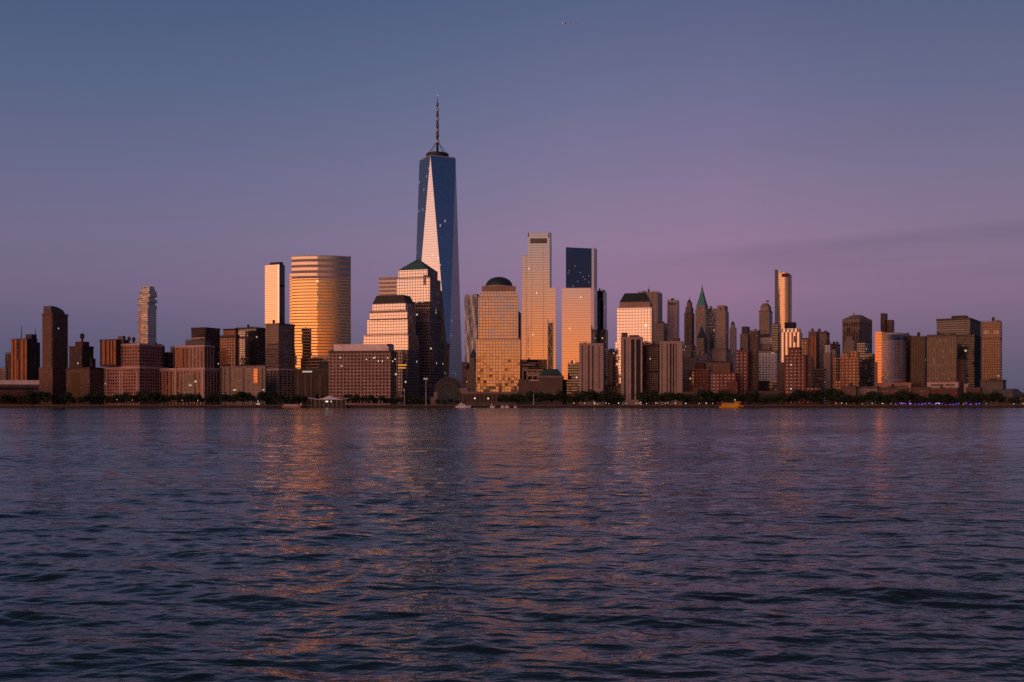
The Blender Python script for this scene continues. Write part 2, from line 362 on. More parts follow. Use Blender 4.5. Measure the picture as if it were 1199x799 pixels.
def footprint(x0, xc, x1, D, th, dep=None):
    """block whose near corner stands in column xc at depth D, front running left to column x0, side running right to x1;
    turned a little further if its flank could not otherwise reach x1 within a sensible depth"""
    Cx = U(xc) * D
    cap = max(24.0, (dep or 24.0) * 1.25)
    d = None
    if x1 > xc + .2:
        for k in range(80):
            s, c = math.sin(th), math.cos(th)
            den = s - U(x1) * c
            d = (U(x1) * D - Cx) / den if den > .02 else None
            if d is not None and d <= cap: break
            th += rad(.75)
        if d is not None and dep and d < .45 * dep and x1 - xc < 1.3:
            xc = x1; Cx = U(xc) * D; th = min(th, math.atan(U(x1))); d = dep
    s, c = math.sin(th), math.cos(th)
    wd = (Cx - U(x0) * D) / (c + U(x0) * s)
    if d is None: d = dep if dep is not None else max(14.0, min(40.0, wd * .8))
    d = min(d, 95.0)
    p = Vector((Cx, D))
    R = p + d * Vector((s, c)); L = p + wd * Vector((-c, s)); B = R + wd * Vector((-c, s))
    return [tuple(p), tuple(R), tuple(B), tuple(L)]
def centroid(pts): return (sum(p[0] for p in pts) / len(pts), sum(p[1] for p in pts) / len(pts))
def grow(pts, k):
    c = centroid(pts); out = []
    for p in pts:
        v = Vector((p[0] - c[0], p[1] - c[1])); l = v.length
        v = v * ((l + k) / l); out.append((c[0] + v.x, c[1] + v.y))
    return out
class Bld:
    """a building: an Empty at its base that parents every block, roof and strip of it"""
    def __init__(s, name, label, D, th=None, cat='building', x=None, group=None):
        s.D = D; s.th = None if th is None else rad(th)
        s.root = None; s.name, s.label, s.cat, s.group = name, label, cat, group
        s.last = None
    def _root(s, pts):
        if s.root is None:
            c = centroid(pts)
            s.root = empty(s.name, (c[0], c[1], GZ), s.label, s.cat, s.group)
    def ang(s, x1): return s.th if s.th is not None else math.atan(U(x1))
    def block(s, part, mat, x0, xc, x1, yt, yb=None, dD=0, dep=None, parent=None, trim=None, slope=None, side=None):
        D = s.D + dD; th = s.ang(x1)
        pts = footprint(x0, xc, x1, D, th, dep); s._root(pts)
        z0 = GZ - .6 if yb is None else ZZ(yb, D)
        z1 = ZZ(yt, D)
        bm = bmesh.new()
        zt = z1
        if slope: zt = [z1, z1 + slope[0], z1 + slope[1], z1 + slope[2]]
        prism(bm, pts, z0, zt, side_idx=2 if side else None)
        o = link(part, bm, [mat, 'roof_dark'] + ([side] if side else []), parent or s.root)
        s.last = dict(pts=pts, D=D, th=th, z0=z0, z1=z1, xc=xc, o=o)
        if trim:
            bm = bmesh.new(); g = grow(pts, .7)
            prism(bm, g, z1 - 1.6, z1 + .9, roof_idx=0)
            link('cornice', bm, trim, parent or s.root)
        return s.last
    def poly(s, part, mat, pts, z0, z1, top=None, parent=None, smooth=False):
        s._root(pts); bm = bmesh.new(); prism(bm, pts, z0, z1, top)
        return link(part, bm, [mat, 'roof_dark'] if isinstance(mat, str) else mat, parent or s.root, smooth)
    def hip(s, part, mat, k, yt, b=None, parent=None, base_grow=0.0):
        """roof over the last block: its outline shrunk to the fraction k at row yt"""
        b = b or s.last; c = centroid(b['pts'])
        lo = grow(b['pts'], base_grow); hi = [(c[0] + (p[0] - c[0]) * k, c[1] + (p[1] - c[1]) * k) for p in b['pts']]
        bm = bmesh.new(); prism(bm, lo, b['z1'], ZZ(yt, c[1]), hi, roof_idx=0)
        return link(part, bm, mat, parent or s.root)
    def on(s, px, b=None):
        b = b or s.last; c0 = b['pts'][0]; v = (Vector(b['pts'][3]) - Vector(c0)).normalized(); sn, cs = v.y, -v.x
        q = (c0[0] - U(px) * c0[1]) / (cs + U(px) * sn)
        return q
    def strip(s, part, mat, xa, xb, ya, yb, b=None, out=.7, parent=None, idx=None):
        """thin piece laid on the front of a block between columns xa..xb and rows ya..yb"""
        b = b or s.last
        c0 = Vector(b['pts'][0]); v = (Vector(b['pts'][3]) - c0).normalized(); sn, cs = v.y, -v.x
        tv = Vector((-cs, sn)); nv = Vector((-sn, -cs))
        q0, q1 = s.on(xb, b), s.on(xa, b)
        p0, p1 = c0 + tv * q0, c0 + tv * q1
        D = (p0.y + p1.y) / 2
        z1, z0 = ZZ(ya, D), ZZ(yb, D)
        ring = [p1 + nv * out, p0 + nv * out, p0 - nv * .35, p1 - nv * .35]
        bm = bmesh.new(); prism(bm, [tuple(v) for v in ring], z0, z1, roof_idx=0)
        return link(part, bm, mat, parent or s.root)
    def units(s, n, seed, hmax=4.5, b=None, mat='louver_dark', part='roof_unit'):
        r = random.Random(seed); b = b or s.last; p0, p1, p2, p3 = [Vector(p) for p in b['pts']]
        for i in range(n):
            a, c_ = r.uniform(.12, .78), r.uniform(.1, .5)
            sx, sy = r.uniform(.10, .26), r.uniform(.15, .35)
            def at(a, c_): return tuple(p3.lerp(p0, a) * (1 - c_) + p2.lerp(p1, a) * c_)
            a1, c1 = min(.96, a + sx), min(.96, c_ + sy)
            bm = bmesh.new(); prism(bm, [at(a, c_), at(a1, c_), at(a1, c1), at(a, c1)], b['z1'] - .2, b['z1'] + r.uniform(1.5, hmax), roof_idx=0)
            link(part, bm, r.choice([mat, 'metal_dark', 'stone_brown']), s.root)
        # a rail round the roof edge and a thin whip aerial
        e = [Vector(p) for p in b['pts']]; bm = bmesh.new(); cc = sum(e, Vector((0, 0))) / 4
        e = [p.lerp(cc, .03) for p in e]
        for i in range(4):
            p, q = e[i], e[(i + 1) % 4]
            tube(bm, (p.x, p.y, b['z1'] + 1.9), (q.x, q.y, b['z1'] + 1.9), .12, .12, 4)
            for k in range(6):
                w = p.lerp(q, k / 6); tube(bm, (w.x, w.y, b['z1'] - .2), (w.x, w.y, b['z1'] + 1.9), .08, .08, 4)
        link('roof_rail', bm, 'metal_dark', s.root)
        if r.random() < .45:
            w = e[0].lerp(e[2], r.uniform(.2, .5)).lerp(e[3], r.uniform(0, .5)); zb, k = b['z1'], r.uniform(.8, 1.25); bm = bmesh.new()
            tube(bm, (w.x, w.y, zb + 2 * k), (w.x, w.y, zb + 5 * k), 1.7 * k, 1.6 * k, 12); tube(bm, (w.x, w.y, zb + 5 * k), (w.x, w.y, zb + 6.4 * k), 1.8 * k, .05, 12)
            tk = link('water_tank', bm, 'brick_dark', s.root); bm = bmesh.new(); tube(bm, (w.x, w.y, zb - .3), (w.x, w.y, zb + 2.1 * k), 1.2 * k, 1.0 * k, 8); link('tank_stand', bm, 'metal_dark', tk)
        w = e[0].lerp(e[2], r.uniform(.25, .75)); bm = bmesh.new()
        tube(bm, (w.x, w.y, b['z1'] - .2), (w.x, w.y, b['z1'] + r.uniform(4, 9)), .22, .1, 5); link('aerial', bm, 'metal_dark', s.root)
    def mast(s, px, ya, yb, r=.5, part='antenna', mat='metal_dark', D=None):
        b = s.last; D = D or centroid(b['pts'])[1]
        bm = bmesh.new(); x = U(px) * D
        tube(bm, (x, D, ZZ(yb, D) - 1), (x, D, ZZ(ya, D)), r, r * .45, 6)
        return link(part, bm, mat, s.root)
    def tank(s, px, ya, yb, D=None, wpx=4):
        """rooftop water tank on legs with a conical lid"""
        D = D or centroid(s.last['pts'])[1]
        x = U(px) * D; z0, z1 = ZZ(yb, D), ZZ(ya, D); h = z1 - z0; r = wpx / F * D / 2
        bm = bmesh.new()
        tube(bm, (x, D, z0 + h * .35), (x, D, z0 + h * .8), r, r, 12); tube(bm, (x, D, z0 + h * .8), (x, D, z1), r * 1.1, .05, 12)
        o = link('water_tank', bm, 'brick_dark', s.root)
        bm = bmesh.new()
        tube(bm, (x, D, z0 - .8), (x, D, z0 + h * .36), r * .62, r * .5, 8)
        link('tank_stand', bm, 'metal_dark', o)
WAVE_STEEP = .030
WATER_BUMP = 1.0
# ---------------------------------------------------------------- ground, seawall
SHORE = 1385.0
bm = bmesh.new()
xs = [-30000, -4000, -2000, -1000, 0, 1000, 2000, 4000, 30000]; ys = [SHORE + 26, 1800, 3000, 8000, 40000]
vv = [[bm.verts.new((x, y, GZ)) for x in xs] for y in ys]
for i in range(len(ys) - 1):
    for j in range(len(xs) - 1): bm.faces.new((vv[i][j], vv[i][j + 1], vv[i + 1][j + 1], vv[i + 1][j]))
tag(link('ground', bm, 'soil'), kind='structure')
bm = bmesh.new(); box(bm, -6000, 6000, SHORE + 1.2, SHORE + 26, -2, GZ)
tag(link('pavement', bm, 'pavement'), kind='structure')
# the wall along the water, with coping and buttresses
bm = bmesh.new()
box(bm, -6000, 6000, SHORE, SHORE + 1.2, -3, GZ - .35)
o_sw = link('seawall', bm, 'seawall_stone', origin=(0, SHORE, 0))
tag(o_sw, 'long low stone seawall between the river and the promenade', 'seawall')
bm = bmesh.new(); box(bm, -6000, 6000, SHORE - .35, SHORE + 1.6, GZ - .35, GZ + .25); link('coping', bm, 'stone_mid', o_sw)
# ---------------------------------------------------------------- buildings, left to right
b = Bld('market_hall', 'low hall with long pale pink roof band by the water below the orange striped tower', 1440, 20, 'hall')
b.block('base', 'stone_brown', -40, 45, 46, 451, dep=30)
b.block('parapet', 'panel_pale', -40, 45, 46, 445.5, 450.6, dD=.6, dep=29)
b.block('terrace', 'brick_plain', -40, 36, 37, 459, dD=-9, dep=8)
b.strip('window_band', 'glass_black', -35, 43, 453.5, 456.5, b=dict(b.last, pts=footprint(-40, 45, 46, 1440, rad(20), 30), th=rad(20)))
b = Bld('grey_block', 'small grey flat block above the pale roofed hall at the far left edge', 1620, 24)
b.block('base', 'stone_grey', -25, 7, 9, 432, dep=25, trim='stone_mid'); b.units(2, 1, 3)
b = Bld('brown_block', 'narrow dark brown block tucked against the left flank of the orange striped tower', 1780, 24)
b.block('shaft', 'brick_dark', 6, 13, 17, 414, dep=22); b.units(1, 2, 3)
b = Bld('striped_tower', 'orange and black striped tower with two masts near the left edge', 1700, 25, 'tower')
b.block('shaft', 'brick_dark', 13, 32, 43.5, 397, trim='brick_dark')
bk = b.last
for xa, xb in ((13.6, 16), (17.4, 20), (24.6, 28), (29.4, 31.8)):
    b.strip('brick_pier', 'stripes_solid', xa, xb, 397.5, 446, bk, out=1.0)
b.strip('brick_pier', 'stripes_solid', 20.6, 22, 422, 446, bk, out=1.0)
b.block('penthouse', 'metal_dark', 30, 37, 43, 391.5, 397, dD=12)
b.block('annex', 'brick_dark', 40, 44, 47, 401, dD=18, dep=14)
b.last = bk; b.mast(25, 381, 397, .7); b.mast(41.5, 384, 392, .6)
b = Bld('brick_tower', 'tallest brown brick tower on the left with a curved glass crown', 1500, 24, 'tower')
b.block('base', 'brick_speckled', 45.5, 61.6, 78, 430, dD=-3)
b.block('shaft', 'brick_speckled', 49.5, 61.8, 79.5, 367.5, 430.2, trim='brick_brown')
bk = b.last
b.strip('recessed_bay', 'brick_dark', 60.2, 61.7, 369, 470, bk, out=.3)
c = centroid(bk['pts']); ring = []
for i in range(15):
    q = math.pi * i / 14
    ring.append(q)
bm = bmesh.new(); uvl = bm.loops.layers.uv.verify()
pr, nx = [], []
p0, p1 = Vector(bk['pts'][0]), Vector(bk['pts'][1]); ax = (p1 - p0)
for k, e in enumerate((.18, .92)):
    row = []
    for i in range(13):
        a = i / 12
        zz = bk['z1'] + .5 + 10.5 * math.sqrt(max(0, 1 - a * a * .94))
        P0 = p0.lerp(p1, .02 + .90 * a); off = (Vector(bk['pts'][3]) - p0) * e
        row.append((P0.x + off.x, P0.y + off.y, zz))
    pr.append(row)
lov = [[bm.verts.new((p[0], p[1], bk['z1'])) for p in r] for r in pr]; hiv = [[bm.verts.new(p) for p in r] for r in pr]
for i in range(12):
    bm.faces.new((lov[0][i], lov[0][i + 1], hiv[0][i + 1], hiv[0][i])); bm.faces.new((lov[1][i + 1], lov[1][i], hiv[1][i], hiv[1][i + 1]))
    bm.faces.new((hiv[0][i], hiv[0][i + 1], hiv[1][i + 1], hiv[1][i]))
for i in (0, 12): bm.faces.new((lov[0][i], hiv[0][i], hiv[1][i], lov[1][i]))
link('crown', bm, 'stone_grey_plain', b.root)
b = Bld('dark_block', 'dark stepped apartment block with a rooftop water tank on the left', 1480, 25)
b.block('base', 'brick_brown', 77.5, 105, 119.6, 431, trim='brick_dark')
b.block('setback', 'brick_dark', 81, 96, 109.5, 406, 431, dD=8, trim='metal_dark')
b.block('annex', 'brick_dark', 104, 108, 112, 420, 431, dD=18)
b.block('penthouse', 'brick_plain', 88, 97, 104.5, 400, 406, dD=12); b.tank(96.2, 390, 400, wpx=5)
b.strip('window_bay', 'glass_black', 83, 93, 437, 466, b=dict(b.last, pts=footprint(77.5, 105, 118, 1480, rad(25)), th=rad(25)), out=.3)
b = Bld('apartment_block', 'wide rose brick apartment block with an orange striped corner and rooftop tanks', 1475, 25, 'apartments')
b.block('base', 'brick_rose', 119, 163.5, 195, 430, trim='stone_rose', dep=60); bk0 = b.last
b.block('wing', 'brick_rose', 136, 163.3, 190, 403, 430, dD=3, trim='stone_rose', dep=46)
b.units(2, 3, 3.0); bk1 = b.last
b.block('shaft', 'brick_dark', 117, 136.4, 150, 398, 429, dD=10, trim='brick_dark')
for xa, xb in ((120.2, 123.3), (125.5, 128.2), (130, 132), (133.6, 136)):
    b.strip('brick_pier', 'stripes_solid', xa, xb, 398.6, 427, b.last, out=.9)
b.block('penthouse', 'stone_grey', 138, 144, 147, 393.5, 403, dD=16, dep=10)
b.tank(151, 394, 402.5, wpx=3.6); b.tank(156.5, 394.5, 402.5, wpx=4)
for xa in (124, 139.8, 142.4, 160): b.strip('window_column', 'stone_rose', xa, xa + 1.3, 434, 466, bk0, out=.4)
b = Bld('stacked_tower', 'slim pale glass tower of shifted stacked boxes with jutting balconies', 2300, 25, 'tower')
r = random.Random(5)
b.block('shaft', 'stacked_glass', 161.5, 173, 183, 366, dep=22)
rows = [(161.5, 173, 183, 366, 361), (163.5, 174, 184, 361, 357.5), (161, 172.5, 182, 357.5, 354), (163, 174.5, 184.3, 354, 350.5), (162, 173.5, 181.5, 350.5, 347.5),
        (164, 175.5, 184, 347.5, 343.5), (163, 174, 183.5, 343.5, 340.5), (165, 175, 181.5, 340.5, 337.8), (166.5, 175.5, 180.5, 337.8, 335.4)]
for i, (x0, xc, x1, yb, yt) in enumerate(rows):
    b.block('box_unit', 'stacked_glass', x0, xc, x1, yt, yb, dD=(i % 3) * 1.2 - 1, dep=20)
    if i % 2 == 0: b.strip('balcony', 'stone_pale', x0 - .4, x0 + 4, yb - .9, yb - .2, out=2.6)
for k in range(11):
    y = 371 + k * 4.0 + r.uniform(-1, 1)
    b.strip('balcony', 'stone_pale', 168 + r.uniform(-4, 1), 171.5 + r.uniform(-2, 1), y, y + .7, b=dict(b.last, pts=footprint(161.5, 173, 183, 2300, rad(25), 22), th=rad(25)), out=2)
b.strip('pale_pier', 'stone_pale', 161.6, 164.5, 367, 405, b=dict(b.last, pts=footprint(161.5, 173, 183, 2300, rad(25), 22), th=rad(25)), out=.6)
b = Bld('plum_block', 'plum dark flat roofed block right behind the rose brick apartment block', 1640, 25)
b.block('shaft', 'glass_dark', 176, 187, 193, 405, dep=24); b.units(2, 5, 3)
b.block('annex', 'glass_teal', 187, 197, 203, 412.5, dD=20, dep=20)
b = Bld('narrow_block', 'narrow dark block squeezed behind the white corniced apartments', 1700, 25)
b.block('shaft', 'brick_dark', 199.5, 204, 208, 407, dep=20); b.units(1, 6, 2.5)
b = Bld('apartment_block', 'apartments with white cornices, orange piers and a long lower wing', 1475, 25, 'apartments')
b.block('base', 'stripes_rose', 181, 239.5, 258, 431.5, trim='stone_rose', dep=26); bk0 = b.last
b.block('wing', 'stripes_rose', 205, 239.2, 251, 405, 431.5, dD=4, trim='stone_rose', dep=20); bk1 = b.last
for xa, xb in ((207, 209), (211.5, 214.5), (216.8, 218.2)): b.strip('brick_pier', 'stripes_solid', xa, xb, 408.5, 430, bk1, out=.8)
b.strip('window_bay', 'beige_slabs', 215.5, 227.5, 437, 466, bk0, out=.6)
for xa in (192, 198.5): b.strip('brick_pier', 'orange_brick', xa, xa + 1.8, 434, 462, bk0, out=.8)
for xa in (182, 204.5, 236.5): b.strip('pale_pier', 'stone_rose', xa, xa + 2, 432, 470, bk0, out=.9)
b.block('penthouse', 'stone_grey_plain', 217, 240, 247, 398, 405, dD=12, dep=14); b.units(2, 8, 3)
b = Bld('brown_tower', 'dark brown slab tower with a pale belt behind the white corniced apartments', 1600, 25, 'tower')
b.block('shaft', 'brick_dark', 224, 240.5, 257.5, 384, trim='brick_dark', dep=30); bk = b.last
b.strip('belt', 'stone_rose', 224.2, 240.2, 395.5, 397.5, bk); b.strip('louver', 'louver_dark', 226, 238, 385.5, 389, bk, out=.3)
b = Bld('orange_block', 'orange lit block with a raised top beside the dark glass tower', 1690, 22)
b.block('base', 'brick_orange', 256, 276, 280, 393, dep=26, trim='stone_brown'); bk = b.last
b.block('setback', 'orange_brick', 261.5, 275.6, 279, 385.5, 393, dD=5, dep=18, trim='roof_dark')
b.strip('louver', 'louver_dark', 258, 275, 394.5, 396.2, bk, out=.4); b.strip('louver', 'louver_dark', 260, 270, 427, 430, bk, out=.4)
b = Bld('dark_glass_tower', 'dark glass tower with paler corner bay between the orange block and the tan tower', 1720, 25, 'tower')
b.block('shaft', 'glass_dark', 275.5, 300, 312, 384, dep=30, trim='metal_dark'); bk = b.last
b.strip('corner_bay', 'glass_bay', 280, 292, 388, 428, bk, out=2.2)
b.strip('pale_pier', 'stone_mid', 288, 290.4, 388, 418, bk, out=2.8); b.units(2, 9, 3)
b = Bld('beige_block', 'long grey beige block with balconied windows under the dark glass tower', 1470, 20, 'apartments')
b.block('base', 'beige_slabs', 258, 310.5, 312, 429, dep=24, trim='stone_mid'); bk = b.last
b.strip('lit_bay', 'glass_mirror', 297.4, 302, 432, 449, bk, out=.9)
for xa in (268, 284, 306): b.strip('pier', 'stone_mid', xa, xa + 1.6, 431, 468, bk, out=.9)
b.units(3, 10, 2.0)
b = Bld('tan_tower', 'tan banded tower with a dark right flank left of the gold curved tower', 1500, 25, 'tower')
b.block('base', 'beige_slabs', 310.4, 326.4, 345.5, 432.3, trim='stone_rose')
b.block('shaft', 'tan_bands', 310.6, 326.3, 345, 379.5, 432.5, dD=2, trim='glass_dark'); b.units(2, 11, 3)
b = Bld('slim_glass_tower', 'slim mirror glass tower, peach on its left face and deep blue on its right', 1950, 27, 'tower')
b.block('shaft', 'glass_peach', 310.2, 327.2, 333.5, 309.5, dep=30, side='glass_navy_dark'); bk = b.last  # right flank has its own glass; the deep blue sky reflection is in its colour
b.strip('edge_fin', 'glass_gold_solid', 325.4, 327.1, 311, 470, bk, out=.5)
b.block('penthouse', 'metal_dark', 316, 328, 331.5, 306.8, 309.5, dD=8, dep=16)
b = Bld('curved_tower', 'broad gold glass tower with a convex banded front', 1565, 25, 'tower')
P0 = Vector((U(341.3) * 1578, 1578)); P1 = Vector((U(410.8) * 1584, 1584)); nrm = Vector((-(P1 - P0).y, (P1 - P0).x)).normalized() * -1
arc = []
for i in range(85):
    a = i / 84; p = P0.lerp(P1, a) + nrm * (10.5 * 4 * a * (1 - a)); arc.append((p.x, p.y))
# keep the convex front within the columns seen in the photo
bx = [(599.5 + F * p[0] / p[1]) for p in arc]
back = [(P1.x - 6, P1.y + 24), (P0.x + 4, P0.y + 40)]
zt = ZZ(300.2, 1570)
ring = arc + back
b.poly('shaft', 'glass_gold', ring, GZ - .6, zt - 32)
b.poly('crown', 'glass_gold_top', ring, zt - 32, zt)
b.poly('cornice', ['metal_pale', 'roof_dark'], grow(ring, .5), zt, zt + 1.6)
b.last = dict(pts=footprint(339, 345, 347, 1640, rad(10), 30), th=rad(10), z1=ZZ(320, 1640), D=1640)
b.block('wing', 'glass_gold', 339.2, 345, 347, 320.5, dD=70, dep=24)
b.block('annex', 'glass_gold', 352, 386, 390, 418.5, dD=-22, dep=18)
b.strip('cornice', 'stone_rose', 366, 385.5, 417.6, 419.2, out=1.0)
b.strip('louver', 'louver_dark', 374, 386, 423, 436, out=.8)
b = Bld('dark_hall', 'dark low block with a small lit sign at the foot of the gold curved tower', 1475, 15, 'hall')
b.block('base', 'lobby_dark', 344.5, 386, 389, 432.5, dep=26, trim='metal_dark'); bk = b.last
b.strip('sign', 'sign_white', 354.5, 365.5, 434.6, 436.2, bk, out=.8)
for xa in (348, 357, 363.5, 374): b.strip('pier', 'stone_brown', xa, xa + 2, 439, 470, bk, out=.6)
b.units(3, 12, 2.5)
b = Bld('grid_block', 'wide gridded granite block under a pale rose attic band by the ferry canopy', 1455, 8, 'office block')
b.block('base', 'grid_block', 385, 457.5, 468, 411.5, dep=44, trim='stone_brown'); bk = b.last
b.block('attic', 'panel_pale', 390.5, 455, 461.5, 403, 411.3, dD=7, dep=32)
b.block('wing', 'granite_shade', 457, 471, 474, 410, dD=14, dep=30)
b.strip('louver', 'louver_dark', 453.2, 460, 402.8, 405.5, out=.6, b=dict(b.last, pts=footprint(390.5, 462, 463, 1454, rad(8), 30), th=rad(8)))
b.strip('awning', 'lamp_amber', 466.4, 476, 427, 428.4, out=1.2); b.strip('awning', 'lamp_amber', 466.4, 475, 430.4, 431.6, out=1.2)
for px, py in ((398.5, 419), (437.5, 419.5), (439, 418.6), (443, 423), (447.8, 423), (453.8, 419.4), (459.8, 423.2), (462.6, 420.8), (429, 421)):
    b.strip('lit_window', 'lamp_window', px - .45, px + .5, py - .45, py + .5, bk, out=.5)
b = Bld('stepped_tower', 'stepped granite tower with a flat cut dark roof left of the green pyramid one', 1560, 21, 'tower')
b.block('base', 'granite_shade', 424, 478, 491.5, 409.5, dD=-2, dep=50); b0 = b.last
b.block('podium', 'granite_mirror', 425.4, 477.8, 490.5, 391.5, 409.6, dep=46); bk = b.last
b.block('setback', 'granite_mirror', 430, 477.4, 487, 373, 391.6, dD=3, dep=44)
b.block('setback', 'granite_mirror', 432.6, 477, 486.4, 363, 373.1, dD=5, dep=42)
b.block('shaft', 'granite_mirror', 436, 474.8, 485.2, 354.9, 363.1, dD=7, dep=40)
b.hip('roof', 'roof_slate', .80, 346.8)
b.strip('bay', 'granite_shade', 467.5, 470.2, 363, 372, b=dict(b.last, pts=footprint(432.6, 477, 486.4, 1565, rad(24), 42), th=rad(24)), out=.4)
for yy, xa, xb in ((391.5, 426, 477.5), (373.2, 430.5, 477)): b.strip('cornice', 'stone_rose', xa, xb, yy, yy + 1.0, b0, out=2.0)
b = Bld('pyramid_tower', 'stepped granite tower capped by a green copper pyramid', 1630, 18, 'tower')
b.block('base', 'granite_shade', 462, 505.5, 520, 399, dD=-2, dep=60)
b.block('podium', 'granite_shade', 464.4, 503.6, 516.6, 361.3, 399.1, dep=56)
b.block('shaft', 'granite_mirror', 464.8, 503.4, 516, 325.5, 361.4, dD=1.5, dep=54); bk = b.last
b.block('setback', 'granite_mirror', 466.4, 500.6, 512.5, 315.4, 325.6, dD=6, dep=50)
b.hip('roof', 'copper_green', .03, 303.6, base_grow=.8)
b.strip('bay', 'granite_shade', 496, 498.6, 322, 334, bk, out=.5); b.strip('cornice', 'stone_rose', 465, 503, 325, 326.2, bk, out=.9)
for px, py in ((488, 369.4), (492.5, 369.6), (496, 369)): b.strip('lit_window', 'lamp_window', px - .8, px + .8, py - .5, py + .5, bk, out=.5)
b.strip('sign', 'sign_white', 497, 501, 443, 444.6, out=3, b=dict(bk, pts=footprint(462, 505.5, 520, 1628, rad(24), 60)))
b = Bld('banded_block', 'pale pink banded slab peeking out left of the green pyramid roof', 1950, 14, 'office block')
b.block('shaft', 'band_pink', 443.6, 470, 473, 324.8, dep=30, trim='stone_pale')
# the tallest tower: square base, eight tall triangles, square top turned by 45 degrees
D1 = 1850.0
cx, cy = U(512.2) * D1, D1
b = Bld('spired_skyscraper', 'tallest faceted glass skyscraper topped by a long spire', D1, 17, 'skyscraper')
a = 33.0; th = rad(17)
nw = Vector((-math.sin(th), -math.cos(th))); ns = Vector((math.cos(th), -math.sin(th)))
cc = Vector((cx, cy))
lowr = [cc + a * (nw - ns), cc + a * (nw + ns), cc + a * (-nw + ns), cc + a * (-nw - ns)]   # NW, SW, SE, NE
topr = [cc + a * nw, cc + a * ns, cc - a * nw, cc - a * ns]
zb, ztp = 57.0, ZZ(187.2, D1)
b._root([tuple(v) for v in lowr])
bm = bmesh.new(); prism(bm, [tuple(v) for v in lowr], GZ - .6, zb); link('base', bm, ['glass_steel', 'roof_dark'], b.root)
def facet(name, vs, mat):
    bm = bmesh.new(); uv = bm.loops.layers.uv.verify()
    vs = [Vector(v) for v in vs]; f = bm.faces.new([bm.verts.new(v) for v in vs])
    e = (vs[1] - vs[0]); e.z = 0; e.normalize()
    for lp in f.loops: lp[uv].uv = ((lp.vert.co - vs[0]).dot(e), lp.vert.co.z)
    bmesh.ops.recalc_face_normals(bm, faces=bm.faces)
    f.normal_update()
    if (f.calc_center_median().xy - cc).dot(f.normal.xy) < 0: f.normal_flip()
    return link(name, bm, mat, b.root)
def v3(v, z): return (v.x, v.y, z)
fac = []
for i in range(4):
    j = (i + 1) % 4
    fac.append(facet('facet', [v3(lowr[i], zb), v3(lowr[j], zb), v3(topr[i], ztp)], 'glass_steel'))
    k = (i + 1) % 4
    fac.append(facet('facet', [v3(topr[i], ztp), v3(lowr[k], zb), v3(topr[k], ztp)], 'glass_steel'))
bm = bmesh.new(); prism(bm, [tuple(v) for v in topr], ztp, ztp + 1.5); link('parapet', bm, ['metal_pale', 'roof_dark'], b.root)
bm = bmesh.new(); uv = bm.loops.layers.uv.verify()
for z0, z1, rr in ((ztp + 1, ztp + 4, 17), (ztp + 4, ztp + 8.5, 19.5), (ztp + 8.5, ztp + 10, 18.5)):
    tube(bm, (cx, cy, z0), (cx, cy, z1), rr, rr, 28)
link('broadcast_ring', bm, 'metal_dark', b.root)
zs = ZZ(180, D1); ze = ZZ(112.5, D1)
bm = bmesh.new(); tube(bm, (cx, cy, zs - 3), (cx, cy, zs + (ze - zs) * .78), 2.3, 1.5, 8); tube(bm, (cx, cy, zs + (ze - zs) * .78), (cx, cy, ze), 1.0, .25, 8)
sp_ = link('spire', bm, 'metal_dark', b.root)
for i, py in enumerate((166, 158.5, 153, 147.5, 140, 134.5, 129, 122.5)):
    z = ZZ(py, D1); bm = bmesh.new(); tube(bm, (cx, cy, z - 2.4), (cx, cy, z + 2.4), 3.0 - i * .12, 3.0 - i * .12, 10)
    link('spire_ring', bm, 'metal_pale' if i % 2 == 0 else 'louver_mid', sp_)
bm = bmesh.new(); ball(bm, (cx, cy, ze + .5), .5); link('beacon', bm, 'lamp_warm', sp_)
for k in range(8):
    q = k * math.pi / 4; bm = bmesh.new()
    tube(bm, (cx + 17 * math.cos(q), cy + 17 * math.sin(q), ztp + 9), (cx, cy, zs + 22), .35, .25, 4); link('stay', bm, 'metal_dark', sp_)

b = Bld('rippled_tower', 'rippled steel tower standing far back right of the spired skyscraper', 2500, 24, 'tower')
fp = footprint(544.2, 557.5, 563, 2500, rad(24), 30); b._root(fp)
bm = bmesh.new(); uv = bm.loops.layers.uv.verify()
ring0 = []
for i in range(4):
    A, B_ = Vector(fp[i]), Vector(fp[(i + 1) % 4]); n_ = 14
    for k in range(n_): ring0.append((A.lerp(B_, k / n_), Vector(((B_ - A).y, -(B_ - A).x)).normalized(), i * 20 + k))
levels = 40; zt = ZZ(345.2, 2500); rws = []
for l in range(levels + 1):
    z = GZ + (zt - GZ) * l / levels; row = []
    for p, n_, s in ring0:
        o_ = 1.7 * math.sin(s * .9 + 1.3 * math.sin(l * .33 + s * .21)) + .9 * math.sin(l * .5 + s * 1.7)
        q = p + n_ * o_; row.append(bm.verts.new((q.x, q.y, z)))
    rws.append(row)
N_ = len(ring0)
for l in range(levels):
    for i in range(N_):
        j = (i + 1) % N_
        f = bm.faces.new((rws[l][i], rws[l][j], rws[l + 1][j], rws[l + 1][i]))
        for lp, (uu, lv) in zip(f.loops, ((i, l), (i + 1, l), (i + 1, l + 1), (i, l + 1))): lp[uv].uv = (uu * 2.6, lv * 6.6)
f = bm.faces.new(rws[-1]); f.material_index = 1
link('shaft', bm, ['wave_steel', 'roof_dark'], b.root, smooth=False)
b.last = dict(pts=fp, D=2500, th=rad(24), z1=zt); b.units(1, 20, 4)
b = Bld('gothic_tower', 'small dark pointed tower in front of the rippled steel tower', 2150, 24, 'tower')
b.block('shaft', 'stone_grey', 549.5, 555.5, 559.5, 419, dep=20); b.hip('roof', 'copper_deep', .1, 408)
b.block('base', 'stone_grey', 546, 558, 564, 434, dD=-6, dep=30)
b = Bld('far_block', 'low reddish block glimpsed in the gap between the two granite towers', 2250, 20)
